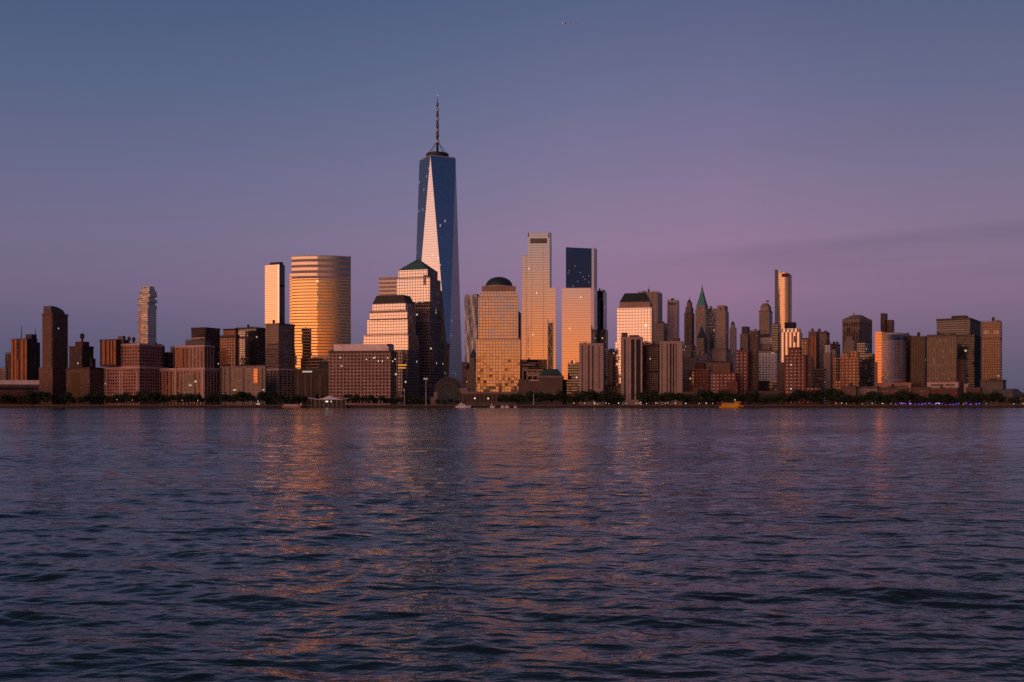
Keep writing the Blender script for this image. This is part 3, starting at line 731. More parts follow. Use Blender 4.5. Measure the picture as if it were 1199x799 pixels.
b.block('shaft', 'brick_red', 535, 545, 551, 425, dep=24); b.units(2, 21, 4)
b.block('annex', 'brick_brown', 543, 553, 558, 432, dD=-50, dep=24)
b = Bld('arched_atrium', 'dark barrel vaulted glass atrium with a big arched window', 1470, 0, 'atrium')
DA = 1470; xc = U(525.5) * DA
def arch_pts(r, z_spring, n=18): return [(xc + r * math.cos(math.pi * i / n), z_spring + r * math.sin(math.pi * i / n)) for i in range(n + 1)]
b._root([(xc - 20, DA), (xc + 20, DA), (xc + 20, DA + 60), (xc - 20, DA + 60)])
def vault(part, r, zs_, y0, y1, mat):
    bm = bmesh.new(); pts = [(xc + r, GZ)] + arch_pts(r, zs_) + [(xc - r, GZ)]
    A = [bm.verts.new((x, y0, z)) for x, z in pts]; B_ = [bm.verts.new((x, y1, z)) for x, z in pts]
    for i in range(len(pts) - 1): bm.faces.new((A[i + 1], A[i], B_[i], B_[i + 1]))
    bm.faces.new(A); bm.faces.new(B_[::-1])
    bmesh.ops.recalc_face_normals(bm, faces=bm.faces)
    return link(part, bm, mat, b.root)
vault('roof', 19.5, 22, DA + 10, DA + 60, 'metal_dark'); vault('roof', 15.2, 18, DA, DA + 9.9, 'roof_slate')
for y_, r_, z_ in ((DA - .2, 14.9, 18), (DA + 9.8, 19.2, 22)):
    bm = bmesh.new(); pp = arch_pts(r_, z_)
    for i in range(18): tube(bm, (pp[i][0], y_, pp[i][1]), (pp[i + 1][0], y_, pp[i + 1][1]), .75, .75, 6)
    for k in (0, 18): tube(bm, (pp[k][0], y_, GZ), (pp[k][0], y_, pp[k][1]), .75, .75, 6)
    link('arch_rim', bm, 'stone_grey_plain', b.root)
win = vault('window', 12.2, 17, DA - .5, DA - .1, 'atrium_glass')
bm = bmesh.new()
for r_ in (4, 8, 12.2):
    pp = arch_pts(r_, 17)
    for i in range(18): tube(bm, (pp[i][0], DA - .6, pp[i][1]), (pp[i + 1][0], DA - .6, pp[i + 1][1]), .28, .28, 4)
for i in range(0, 19, 2):
    pp = arch_pts(12.2, 17)[i]; tube(bm, (xc, DA - .6, 17), (pp[0], DA - .6, pp[1]), .2, .2, 4)
for k in range(-3, 4): tube(bm, (xc + k * 3.6, DA - .6, GZ), (xc + k * 3.6, DA - .6, 17), .22, .22, 4)
link('mullions', bm, 'stone_grey_plain', win)
for s in (-1, 1):
    for k, (dx_, zt_) in enumerate(((17.5, 21), (22, 14))):
        bm = bmesh.new(); x_ = xc + s * dx_; box(bm, x_ - 3, x_ + 3, DA + 2 + k * 2, DA + 50, GZ, zt_); link('buttress', bm, 'stone_mid', b.root)
b = Bld('plaza_arcade', 'long low stone arcade between the arched atrium and the domed tower', 1462, 3, 'arcade')
b.block('base', 'stone_brown', 540, 606, 607, 459.5, dep=20, trim='stone_mid'); bk = b.last
for k in range(13): b.strip('opening', 'glass_black', 543 + k * 4.9, 545.8 + k * 4.9, 462.5, 470.5, bk, out=.25)
for px, py in ((556, 466.6), (571.6, 466.8), (589, 466.4)): b.strip('lit_opening', 'lamp_window', px - .8, px + .8, py - .7, py + .7, bk, out=.5)
b.block('pavilion', 'stone_mid', 536, 548, 550, 454.5, 459.6, dD=8, dep=10)

b = Bld('domed_tower', 'broad orange granite tower under a dark green dome', 1550, 2, 'tower')
b.block('base', 'granite_orange', 557.4, 608.8, 609.4, 397.5, dep=56); bk = b.last
b.block('shaft', 'granite_orange', 559.8, 606.4, 607, 347.5, 397.6, dD=4, dep=48); bs = b.last
b.block('setback', 'granite_orange', 561.6, 605.4, 606, 341.5, 347.6, dD=7, dep=44)
b.block('setback', 'stone_amber', 564.2, 603.6, 604, 335.2, 341.6, dD=10, dep=38)
c = centroid(b.last['pts']); zd = ZZ(335.2, 1560)
Rd = 16 / F * 1575; hd = 11.2 / F * 1575
bm = bmesh.new(); rows_ = []
for i in range(9):
    q = math.pi / 2 * i / 8; rows_.append([bm.verts.new((c[0] + Rd * math.cos(q) * math.cos(2 * math.pi * k / 32), c[1] + Rd * math.cos(q) * math.sin(2 * math.pi * k / 32), zd + 1.5 + hd * math.sin(q))) for k in range(32)] if i < 8 else None)
top_ = bm.verts.new((c[0], c[1], zd + 1.5 + hd))
for i in range(7):
    for k in range(32): bm.faces.new((rows_[i][k], rows_[i][(k + 1) % 32], rows_[i + 1][(k + 1) % 32], rows_[i + 1][k]))
for k in range(32): bm.faces.new((rows_[7][k], rows_[7][(k + 1) % 32], top_))
link('dome', bm, 'copper_deep', b.root, smooth=True)
bm = bmesh.new(); tube(bm, (c[0], c[1], zd - .3), (c[0], c[1], zd + 1.5), Rd * 1.02, Rd * 1.02, 32); link('dome_drum', bm, 'stone_pale', b.root)
b.strip('belt', 'stone_pale', 560, 606.2, 347.3, 348.3, bs, out=.8); b.strip('belt', 'stone_pale', 557.6, 608.6, 397, 398, bk, out=.8)
b = Bld('dark_slab', 'dark slab showing in the sliver right of the domed tower', 1800, 5)
b.block('shaft', 'glass_dark', 603, 609.8, 610.3, 365, dep=20)

b = Bld('notched_tower', 'tall notched mirror tower glowing peach with a chamfered top', 1905, 0, 'skyscraper')
b.block('shaft', 'glass_rose', 618, 643.2, 643.5, 272.6, dep=44); bk = b.last
b.block('wing', 'glass_rose', 611, 618.4, 618.6, 298.5, dD=5, dep=36); bw = b.last
b.block('wing', 'glass_rose', 641, 650.6, 650.9, 337.2, dD=-4, dep=36); bw2 = b.last
b.poly('chamfer', 'glass_steel', [(U(643.6) * 1906, 1906), (U(645.9) * 1930, 1930), (U(645.5) * 1946, 1946), (U(643.6) * 1948, 1948)], GZ, ZZ(273.6, 1930)); b.strip('louver', 'louver_mid', 620.8, 640.6, 279.5, 285.2, bk, out=.4)
b.strip('corner_notch', 'metal_dark', 618.1, 619.3, 273, 277.5, bk, out=.5); b.strip('corner_notch', 'metal_dark', 642, 643.1, 273, 278.5, bk, out=.5)
for px in (622.3, 636.2): b.strip('mullion_line', 'white_paint', px, px + .5, 288, 418, bk, out=.5)
b.strip('mullion_line', 'white_paint', 616, 616.6, 300, 420, bw, out=.5)
bm = bmesh.new(); ys_ = [376, 388, 400, 412, 424, 434]
c0 = Vector(bw2['pts'][0]); tv = Vector((-math.cos(bw2['th']), math.sin(bw2['th']))); nv = Vector((-math.sin(bw2['th']), -math.cos(bw2['th'])))
def onw(px, py):
    q = b.on(px, bw2); p = c0 + tv * q + nv * .7; return (p.x, p.y, ZZ(py, p.y))
for i in range(5):
    l, r_ = (641.6, 647.2) if i % 2 == 0 else (647.2, 641.6)
    tube(bm, onw(l, ys_[i]), onw(r_, ys_[i + 1]), .7, .7, 5)
tube(bm, onw(641.6, 374), onw(641.6, 434), .7, .7, 5); tube(bm, onw(647.2, 374), onw(647.2, 434), .7, .7, 5)
b.strip('dark_bay', 'glass_navy_dark', 641.2, 648, 378, 436, bw2, out=.3); link('bracing', bm, 'white_paint', b.root)  # dark glass strip stands in for a dark reflection behind the bracing
b.block('podium', 'glass_dark', 610.2, 640.5, 641, 421, dD=-8, dep=8); bp = b.last
for ya, yb_, xa, xb in ((421.4, 424, 611, 617), (426, 428.6, 611, 627), (430, 433, 611, 618), (424.6, 425.6, 619, 628), (430.5, 431.4, 619, 628)):
    b.strip('terrace', 'stone_amber', xa, xb, ya, yb_, bp, out=.9)
b = Bld('two_tone_tower', 'tall mirror tower, navy glass block above a peach lower front', 1890, 3, 'skyscraper')
b.block('base', 'glass_coral', 657.8, 692.0, 692.2, 337.3, dD=0, dep=52); bk = b.last
wz = [Vector((U(662.6) * 1897, 1897)), Vector((U(692.2) * 1925, 1925)), Vector((U(699.0) * 1945, 1945)), Vector((U(668) * 1945, 1945))]
zt_ = ZZ(289.6, 1910)
b.poly('shaft', 'glass_navy', [tuple(v) for v in wz], bk['z1'] - .2, [zt_ - 2, zt_, zt_, zt_ - 2])
for ya_, yb__, ylo, yhi in ((1926.5, 1944, bk['z1'] - .1, ZZ(289.2, 1926)), (1884, 1896, GZ, bk['z1'] + .4)):
    bm = bmesh.new(); e0, e1 = U(692.3) * ya_, U(695.6) * ya_
    prism(bm, [(e0, ya_), (e1, ya_ + .4), (e1 + 1, yb__), (e0 + .6, yb__)], ylo, yhi); link('edge_fin', bm, ['glass_coral', 'roof_dark'], b.root)
b.poly('flank', 'glass_steel', [(U(695.7) * 1887, 1887), (U(699.2) * 1926, 1926), (U(699) * 1946, 1946), (U(695.7) * 1942, 1942)], GZ, bk['z1'])
b.poly('flank', 'glass_steel', [(U(695.7) * 1928, 1928), (U(699.2) * 1946, 1946), (U(699) * 1952, 1952), (U(695.7) * 1950, 1950)], bk['z1'] - .5, ZZ(290.4, 1928))
b = Bld('black_slab', 'blue black slab tower to the right of the two tone mirror tower', 2000, 12, 'tower')
b.block('shaft', 'glass_navy_dark', 697, 706.5, 710.6, 340.5, dep=40); b.units(1, 23, 5)
b.block('annex', 'glass_dark', 702, 709.5, 712, 386, dD=-60, dep=20)
b = Bld('copper_hall', 'low stone hall under a dark green hipped copper roof', 1505, 5, 'hall')
b.block('base', 'stone_brown', 630.6, 658.6, 660, 441, dep=34, trim='stone_mid'); b.hip('roof', 'copper_dark', .55, 432.6, base_grow=.6)
b = Bld('stone_block', 'brown stone block with open terrace frames below the notched tower', 1515, 4)
b.block('base', 'stone_brown', 607, 632, 633, 444, dep=30); bk = b.last
b.strip('terrace_frame', 'stone_amber', 611.5, 636, 432.8, 434.2, bk, out=.9); b.strip('terrace_frame', 'stone_amber', 616.5, 634, 439.4, 440.8, bk, out=.9)
for px in (611.6, 616.8, 623, 629, 635): b.strip('frame_post', 'stone_amber', px, px + 1.1, 432.8, 444.3, bk, out=.9)
b.strip('belt', 'stone_rose', 620, 631, 445, 446.4, bk, out=.8)
b.block('deck', 'stone_amber', 617.8, 634.5, 635, 435.6, 439.3, dD=9, dep=16)
b = Bld('teal_block', 'dark teal glass block between the copper roofed hall and a rose apartment tower', 1530, 8)
b.block('base', 'glass_teal', 657.5, 682, 684, 444.5, dep=26); b.block('shaft', 'glass_teal', 664.8, 680, 683, 426, 445, dD=10, dep=18); b.units(2, 24, 3)

def gateway(label, D, x0, xc, x1, yt, seed, th, strips, mat='concrete_rose'):
    b = Bld('apartment_tower', label, D, th, 'apartment tower', group='apartment towers along the riverbank')
    b.block('shaft', mat, x0, xc, x1, yt, dep=26, trim=None); bk = b.last
    for xa, xb, m_ in strips: b.strip('window_strip' if m_ != 'stone_pale' else 'pier', m_, xa, xb, yt + 3, 468, bk, out=.35 if m_ != 'stone_pale' else 1.4)
    return b, bk
b, bk = gateway('rose concrete apartment tower right of the two tone mirror tower', 1468, 678.2, 706.4, 708, 402, 1, 8, ((688.6, 690, 'slot_dark'), (693.4, 694.8, 'slot_dark'), (681.4, 682.2, 'slot_dark'), (701, 701.8, 'slot_dark')))
b.units(2, 30, 3.0); b.block('base', 'concrete_rose', 690, 707.6, 708.5, 456, dD=-6, dep=6)
b = Bld('crowned_block', 'dark narrow tower with a pointed crown between two rose apartment towers', 1640, 8, 'tower')
b.block('shaft', 'brick_dark', 711, 719.4, 721.4, 413, dep=20); bk = b.last
b.strip('pale_bay', 'stone_brown', 713.6, 717.4, 416, 455, bk, out=.8); b.hip('roof', 'roof_slate', .55, 408.6)
b = Bld('brown_block', 'low brown block at the foot of the dark narrow tower', 1500, 8)
b.block('base', 'brick_dark', 708, 727, 728, 452, dep=20); b.units(2, 31, 3); b.strip('pale_panel', 'stone_mid', 722.5, 727, 453.5, 460, out=.5)
b = Bld('flat_cut_tower', 'stepped orange granite tower with a slate mansard roof right of the black slab', 1560, 9, 'tower')
b.block('base', 'granite_orange', 720.6, 763, 766, 400, dep=50)
b.block('shaft', 'granite_orange', 722.6, 762.8, 765.4, 360, 400.1, dD=3, dep=44); bs = b.last
b.block('setback', 'stone_amber', 725.4, 761.2, 764, 353.4, 360.1, dD=6, dep=38)
b.hip('roof', 'copper_deep', .70, 344.6); b.strip('belt', 'stone_pale', 723, 762.6, 359.6, 360.8, bs, out=.8)
b = Bld('brown_slab', 'plain brown slab tower with a mast behind the slate mansard tower', 1950, 19, 'tower')
b.block('shaft', 'brick_brown_plain', 747, 770, 775.6, 341.6, dep=36); b.units(2, 32, 3); b.mast(760, 335.5, 341.5, .7)
b = Bld('rooftop_block', 'dark cluttered roofed block beside the slim white tower', 1800, 16)
b.block('shaft', 'stone_grey', 762, 777, 781.5, 378.5, dep=26); b.units(3, 33, 5)
b, bk = gateway('tall apartment tower striped by white piers and dark bays', 1475, 727, 752, 753.2, 394.5, 2, 9, ((737.6, 738.8, 'stone_pale'), (743.4, 744.7, 'stone_pale'), (750.4, 751.9, 'stone_pale'), (739.2, 743, 'slot_dark'), (745.1, 750, 'slot_dark'), (730.8, 732.4, 'slot_dark')), 'concrete_rose')
b.block('penthouse', 'stone_brown', 727.6, 734, 735, 389.6, 394.6, dD=3, dep=12); b.block('penthouse', 'stone_brown', 737, 748, 749, 392.4, 394.6, dD=6, dep=12)
b = Bld('dark_apartment_block', 'dark plain apartment block between the white striped tower and a rose tower', 1500, 11, 'apartments')
b.block('shaft', 'glass_bronze_dark', 751, 771, 774, 404.5, dep=24, trim='stone_brown'); b.units(2, 34, 3); b.block('base', 'brick_dark', 751, 772.4, 775, 459.5, dD=-7, dep=7)
b, bk = gateway('rose concrete apartment tower with a humped roof and dark slots', 1462, 772.4, 799.2, 800.6, 399.6, 3, 10, ((780.9, 781.8, 'slot_dark'), (784.2, 786.2, 'slot_dark'), (787.7, 789.3, 'slot_dark'), (791.2, 792, 'slot_dark'), (774.6, 775.3, 'slot_dark')))
b.block('penthouse', 'stone_brown', 785, 795, 796.4, 395.6, 399.6, dD=6, dep=12)
b.block('base', 'concrete_rose', 773.4, 777.4, 778, 463, dD=-5, dep=5)
b = Bld('slim_white_tower', 'slim white ribbed tower behind the humped rose apartment tower', 2050, 15, 'tower')
b.block('shaft', 'pale_ribs', 781.2, 792.4, 795.4, 351.5, dep=24); bk = b.last
for xa in (783, 786, 789): b.strip('louver', 'louver_dark', xa, xa + 2, 354.4, 357.2, bk, out=.4)
b.units(2, 40, 5, mat='stone_mid')
b = Bld('deco_tower', 'slender stepped stone tower with a pointed cap left of the green spire', 2330, 18, 'tower')
b.block('base', 'stone_grey', 799.5, 810, 815, 404, dD=-8, dep=34)
b.block('shaft', 'limestone_ribbed_dark', 801.2, 809.6, 813.2, 366, dep=28); b.block('setback', 'stone_grey', 802.6, 809, 812, 359.4, 366.1, dD=4, dep=22)
b.block('setback', 'stone_mid', 804.2, 808.6, 810.6, 354.4, 359.5, dD=7, dep=14); b.hip('roof', 'copper_deep', .1, 350.4); b.mast(807.3, 347.4, 352, .6)
b = Bld('green_spire_tower', 'stone tower topped by a steep bright green copper spire', 2280, 18, 'tower')
b.block('base', 'stone_grey', 812, 828, 833, 410, dD=-8, dep=44)
b.block('shaft', 'limestone', 814, 826, 830.4, 362, dep=36); b.block('setback', 'limestone', 815.2, 825.4, 829.2, 357.6, 362.1, dD=5, dep=28)
bk = b.last; c = centroid(bk['pts'])
bm = bmesh.new()
sq = lambda k: [(c[0] + (p[0] - c[0]) * k, c[1] + (p[1] - c[1]) * k) for p in bk['pts']]
prism(bm, sq(.98), bk['z1'], ZZ(351.5, c[1]), sq(.62), roof_idx=0); prism(bm, sq(.62), ZZ(351.5, c[1]), ZZ(341.5, c[1]), sq(.24), roof_idx=0); prism(bm, sq(.2), ZZ(341.5, c[1]), ZZ(337, c[1]), sq(.13), roof_idx=0)
link('roof', bm, 'copper_bright', b.root); b.mast(599.5 + F * c[0] / c[1], 332.8, 337.4, .8, 'spire', 'copper_bright')
b = Bld('pyramid_block', 'small tower with a dark steep pyramid roof in front of the green spire', 1980, 17, 'tower')
b.block('shaft', 'stone_grey', 815.6, 824.4, 828.4, 396.6, dep=24, trim='stone_mid'); b.hip('roof', 'copper_deep', .06, 382.4)
b = Bld('black_tower', 'plain black flat topped tower between the green spire and the limestone tower', 2420, 18, 'tower')
b.block('shaft', 'glass_dark', 828, 836.6, 840, 361.4, dep=30); b.units(1, 41, 4)
b = Bld('limestone_tower', 'limestone skyscraper with rounded shoulders and a wider stepped base', 2020, 19, 'tower')
b.block('base', 'limestone', 833.6, 850, 855.6, 408.6, dD=-8, dep=46, trim='stone_mid'); b.block('shaft', 'limestone', 838.2, 849.4, 853.4, 364, dep=34); b.block('setback', 'limestone', 839.4, 848.6, 852.2, 357.6, 364.1, dD=4, dep=26)
b.strip('louver', 'louver_dark', 842.6, 844.4, 360.6, 362.6, out=.4)
b = Bld('slim_pale_tower', 'very slim pale tower with a small cap right of the limestone skyscraper', 2100, 19, 'tower')
b.block('shaft', 'pale_ribs', 854.2, 860.6, 862.6, 383.6, dep=18); b.block('crown', 'pale_ribs', 855.4, 859.4, 861, 380.4, 383.7, dD=4, dep=10); b.hip('roof', 'stone_brown', .3, 376.6)
b = Bld('capped_block', 'grey stone block with a dark mechanical cap left of the flagged tower', 2000, 19)
b.block('shaft', 'stone_grey', 866.4, 875.6, 878.8, 390.6, dep=24); b.block('penthouse', 'metal_dark', 868.4, 875.6, 878, 382.4, 390.7, dD=4, dep=18)
b = Bld('tan_block', 'plain tan stone block with roof clutter next to the flagged tower', 1950, 19)
b.block('shaft', 'brick_brown', 878.4, 887, 890, 387.6, dep=24, trim='stone_mid'); b.units(2, 42, 5)
b = Bld('flagged_tower', 'ornate cream tower with a pedimented top flying a small flag', 2050, 19, 'tower')
b.block('base', 'limestone', 887.6, 902, 908, 400, dD=-6, dep=34); b.block('shaft', 'limestone_ribbed', 888.8, 900.6, 904.6, 364, dep=30, trim='stone_mid'); bk = b.last
b.block('setback', 'limestone', 890.2, 899.6, 903.2, 358.8, 364.1, dD=4, dep=22); b.hip('roof', 'stone_mid', .5, 355.6); b.mast(897.4, 351.6, 356, .5, 'flagpole')
D_ = centroid(bk['pts'])[1]; bm = bmesh.new(); box(bm, U(897.4) * D_, U(900.4) * D_, D_ - .1, D_ + .1, ZZ(354, D_), ZZ(351.9, D_)); link('flag', bm, 'glass_blue', b.root)
for ya, yb_, m_ in ((391.4, 395, 'louver_dark'), (395.4, 403, 'stone_pale')): b.strip('belt', m_, 889, 904 if ya > 395 else 900, ya, yb_, b=dict(bk, pts=footprint(887.6, 904, 908, 2044, rad(20), 30), th=rad(20)), out=1.5)
b.block('annex', 'stone_orange', 882.6, 888.4, 890, 393.4, dD=-12, dep=14)
b = Bld('slender_skyscraper', 'slender glass skyscraper with a peaked left corner, tallest on the right', 2250, 26, 'skyscraper')
fp = footprint(907.2, 913.4, 925.2, 2250, rad(40), 40)
p0 = Vector((U(907.2) * 2270, 2270)); p1 = Vector((U(911.4) * 2255, 2255)); p2 = Vector((U(925.4) * 2250, 2250))
arc = [tuple(p0)] + [tuple(p1.lerp(p2, i / 8) + Vector((0, -3.2 * 4 * (i / 8) * (1 - i / 8)))) for i in range(9)]
ring = arc + [(p2.x + 10, p2.y + 26), (p0.x + 12, p0.y + 30)]
zt = ZZ(321, 2250); n = len(ring)
zs_ = [ZZ(314.6, 2250), ZZ(315.6, 2250)] + [ZZ(318.6 + 2.6 * abs((i / 8) * 2 - 1), 2250) for i in range(1, 9)] + [zt, ZZ(317, 2250)]
b.poly('shaft', 'glass_slim', ring, GZ - .6, zs_)
b.last = dict(pts=fp, D=2250, th=rad(26), z1=ZZ(321, 2250))
bm = bmesh.new(); prism(bm, [arc[0], arc[1], (arc[1][0] + 1, arc[1][1] + 3), (arc[0][0] + 2, arc[0][1] + 3)], GZ, ZZ(315, 2250), roof_idx=0)
bm2 = bmesh.new(); r_ = [(p[0], p[1] - .5) for p in arc[3:9]]; prism(bm2, r_ + [(p[0], p[1] + .2) for p in arc[3:9]][::-1], ZZ(324.5, 2250), ZZ(320.6, 2250), roof_idx=0); link('crown_band', bm2, 'brick_plain', b.root)
bm.free()
b = Bld('dark_sliver_tower', 'thin dark tower in shade below the slender glass skyscraper', 1780, 21, 'tower')
b.block('shaft', 'glass_dark', 903.6, 911, 914.4, 380, dep=22); b.units(1, 43, 3)
b = Bld('white_gridded_block', 'pale gridded block with a dark lower storey in the right half', 1560, 20, 'office block')
b.block('base', 'glass_dark', 887.6, 909.4, 911.6, 446, dD=3, dep=24); b.block('shaft', 'white_grid', 888, 909.4, 911.4, 411.6, 446.1, dep=26, trim='stone_mid'); b.units(3, 44, 4)
b.strip('pale_panel', 'stone_mid', 889, 893.6, 458, 468, b=dict(b.last, pts=footprint(887.6, 909.4, 911.6, 1562, rad(20), 24)), out=.6)
b = Bld('orange_ribbed_tower', 'orange ribbed tower with rounded shoulders and a dark lettered box on top', 1760, 21, 'tower')
b.block('base', 'brick_brown', 910.6, 937.6, 941, 424, dD=-4, dep=30); b.block('shaft', 'stripes_gold', 913.6, 937, 939.6, 389, dep=30); bk = b.last
b.block('setback', 'stripes_gold', 915.4, 935.4, 938, 384.6, 389.1, dD=4, dep=24); b.block('penthouse', 'roof_dark', 918.6, 930.6, 932.4, 377.4, 384.7, dD=7, dep=16)
for k in range(4): b.strip('sign_letter', 'sign_white', 921.4 + k * 2.1, 922.7 + k * 2.1, 384.9, 386.1, bk, out=1)
b.strip('pale_bay', 'stone_mid', 929.4, 933, 394, 401, bk, out=1)
b = Bld('brick_residential_tower', 'dark red brick tower with pale window pairs left of the white gridded block', 1480, 20, 'apartment tower')
b.block('shaft', 'brick_red_pale_windows', 862.4, 875.8, 878, 411, dep=20, trim='brick_red'); bk = b.last; b.units(2, 45, 4)
for xa in (868.2, 873): b.strip('window_column', 'stone_mid', xa, xa + 1.1, 413, 459, bk, out=.35)
b = Bld('brown_residential_block', 'brown brick block joined to the dark red brick tower', 1500, 20, 'apartments')
b.block('shaft', 'brick_brown', 875.4, 886.6, 888.4, 413.6, dep=20); b.units(1, 46, 3); b.block('crown', 'stone_mid', 881.6, 885.6, 887, 410.6, 413.7, dD=3, dep=9)
b = Bld('low_brick_block', 'low wide red brick block behind the yellow boat', 1455, 19, 'apartments')
b.block('base', 'brick_red_pale_windows', 832, 861.6, 863.4, 437, dep=22, trim='brick_red'); b.block('setback', 'brick_brown', 835, 855, 858, 425, 437.1, dD=9, dep=12); b.units(2, 47, 4)
for xa in (833, 837.6, 844.6, 851.6): b.strip('window_column', 'stone_mid', xa, xa + 1.2, 439.5, 462, b=dict(b.last, pts=footprint(832, 861.6, 863.4, 1455, rad(19), 22)), out=.35)
b.block('annex', 'brick_red', 850, 863.4, 864.4, 447, dD=-6, dep=6)
b = Bld('red_gabled_block', 'reddish block with a rounded top right of the humped rose tower', 1490, 18, 'apartments')
b.block('base', 'brick_red', 806.4, 829.6, 832, 432, dep=24); bk = b.last; b.block('setback', 'brick_plain', 813.6, 824.4, 826.4, 427, 432.1, dD=5, dep=12)
b.hip('roof', 'brick_plain', .5, 424.4)
b.strip('dark_bay', 'glass_black', 812, 819, 454.6, 464, bk, out=.3); b.strip('pale_bay', 'brick_orange', 809.6, 812.4, 436, 450, bk, out=.6)
b = Bld('brown_stepped_block', 'brown stepped block in front of the stone towers at the foot of the green spire', 1640, 18)
b.block('base', 'stone_grey', 799.6, 815, 819, 419, dep=26); b.units(3, 48, 5); b.block('setback', 'stone_mid', 801.6, 808.6, 811, 411.4, 419.1, dD=7, dep=12)
b = Bld('pale_roofed_block', 'grey stone block with pale rooftop huts beneath the dark pyramid roof', 1720, 18)
b.block('base', 'stone_grey', 812, 828, 833, 414, dep=26); b.units(3, 49, 6, mat='stone_pale')
b = Bld('stone_midrise', 'grey stone mid rise below the limestone skyscraper', 1560, 18)
b.block('base', 'limestone_dark', 826, 841, 844, 424.6, dep=26); b.units(3, 50, 4)
b = Bld('tall_brick_block', 'broad stepped red brick tower with many pale windows nearest the shore on the right', 1450, 20, 'apartment tower')
b.block('base', 'brick_red_pale_windows', 918.6, 943.4, 946.4, 415.4, dep=22); bk = b.last; b.block('setback', 'brick_red_pale_windows', 924, 936.6, 939, 407.6, 415.5, dD=5, dep=14, trim='brick_red')
for xa in (922.4, 927.8, 935.6, 940.2): b.strip('window_column', 'stone_mid', xa, xa + 1.0, 418, 466, bk, out=.35)
b.block('annex', 'brick_brown', 943, 950.6, 953, 419, dD=8, dep=18); b.strip('balcony', 'stone_mid', 920, 933, 468.4, 469.8, bk, out=1.5)
b = Bld('lit_stone_block', 'small orange lit block with a bright top storey behind the broad brick tower', 1740, 21)
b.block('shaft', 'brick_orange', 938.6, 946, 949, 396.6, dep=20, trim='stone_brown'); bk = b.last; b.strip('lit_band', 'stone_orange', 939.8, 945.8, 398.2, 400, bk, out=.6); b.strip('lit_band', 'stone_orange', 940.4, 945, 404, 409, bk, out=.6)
b = Bld('orange_edged_tower', 'dark tower with glowing orange left edges beside the grey slab', 1700, 21, 'tower')
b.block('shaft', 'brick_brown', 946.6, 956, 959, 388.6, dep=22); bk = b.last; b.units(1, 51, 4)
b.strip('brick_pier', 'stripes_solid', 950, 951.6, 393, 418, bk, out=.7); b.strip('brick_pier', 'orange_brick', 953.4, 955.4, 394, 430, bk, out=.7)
b = Bld('grey_slab', 'grey flat slab block with a small mast', 1840, 22, 'office block')
b.block('shaft', 'stone_grey', 953, 967.6, 971.4, 389.4, dep=26, trim='stone_brown'); b.mast(960.6, 384.6, 389.4, .6); b.units(1, 52, 3); b.strip('sign', 'stone_mid', 965.2, 970, 395, 396.8, out=.6)
b = Bld('pale_slim_block', 'pale stepped slim block between the grey slab and the orange brick block', 1610, 21)
b.block('base', 'stone_mid', 964.6, 972.6, 974.6, 413, dD=-2, dep=18); b.block('shaft', 'white_grid', 965.4, 972, 974, 404, 413.1, dep=14); b.units(1, 53, 3)
b.block('annex', 'limestone', 972.6, 978, 980, 409.4, dD=8, dep=14)
b = Bld('dark_backing_block', 'dark roofed block behind the pale slim block', 1780, 22)
b.block('shaft', 'brick_dark', 972, 981, 984, 402.6, dep=20); b.units(2, 54, 4)
b = Bld('low_pale_block', 'low block with pale balconies at the foot of the broad brick tower', 1440, 20, 'apartments')
b.block('base', 'brick_red_pale_windows', 944, 960, 962, 454.6, dep=18); b.units(2, 55, 2)
b = Bld('dark_midrise', 'dark mid rise block under the orange edged tower', 1540, 21)
b.block('base', 'glass_bronze', 950, 964.6, 967, 432.6, dep=20, trim='stone_brown'); b.strip('pale_panel', 'stone_mid', 957, 963, 442.8, 444, out=.6)
b = Bld('orange_brick_block', 'orange brick block with uneven stepped top glowing in the low sun', 1510, 21, 'apartments')
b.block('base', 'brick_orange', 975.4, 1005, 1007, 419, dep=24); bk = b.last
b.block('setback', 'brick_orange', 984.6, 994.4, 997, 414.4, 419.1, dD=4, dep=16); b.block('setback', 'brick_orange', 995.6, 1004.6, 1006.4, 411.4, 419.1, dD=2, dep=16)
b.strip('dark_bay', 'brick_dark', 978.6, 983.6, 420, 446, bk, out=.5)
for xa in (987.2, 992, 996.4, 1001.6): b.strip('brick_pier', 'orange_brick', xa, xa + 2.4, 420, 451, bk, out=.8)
b = Bld('ribbed_tower', 'brown ribbed tower with a low peaked roof on the right', 1930, 27, 'tower')
b.block('shaft', 'ribbed_brown', 986.4, 1006.4, 1021.2, 377, dep=40); bk = b.last; b.block('attic', 'stone_mid', 986.2, 1006.4, 1021.4, 373.6, 377.1, dD=-1, dep=41); b.hip('roof', 'stone_mid', .35, 369.4); b.units(1, 56, 4)
b.mast(1000, 366, 370, 1.5, 'vent', 'stone_mid'); b.strip('louver', 'louver_dark', 991.4, 996, 384, 391, bk, out=.5)
b = Bld('stepped_stone_block', 'stepped brown stone block in front of the brown ribbed tower', 1720, 22)
b.block('base', 'limestone_dark', 986, 1000.6, 1004, 408, dep=24); b.block('setback', 'limestone_dark', 988.4, 999.6, 1002, 398.6, 408.1, dD=4, dep=18); b.block('setback', 'stone_mid', 990.6, 998, 1000, 394.4, 398.7, dD=7, dep=12)
b = Bld('teal_midrise', 'dark teal mid rise right of the orange brick block', 1600, 23)
b.block('base', 'glass_teal', 1003.4, 1021.6, 1025, 414, dep=26, side='brick_dark'); b.block('setback', 'glass_teal', 1003.4, 1013, 1018, 401, 414.1, dD=8, dep=16); b.units(2, 57, 3)  # dark brick on the glass block's flank puts its shade into the colour
b = Bld('twin_brick_shafts', 'two joined dark brick shafts rising behind the curved glass hotel', 2050, 24, 'tower')
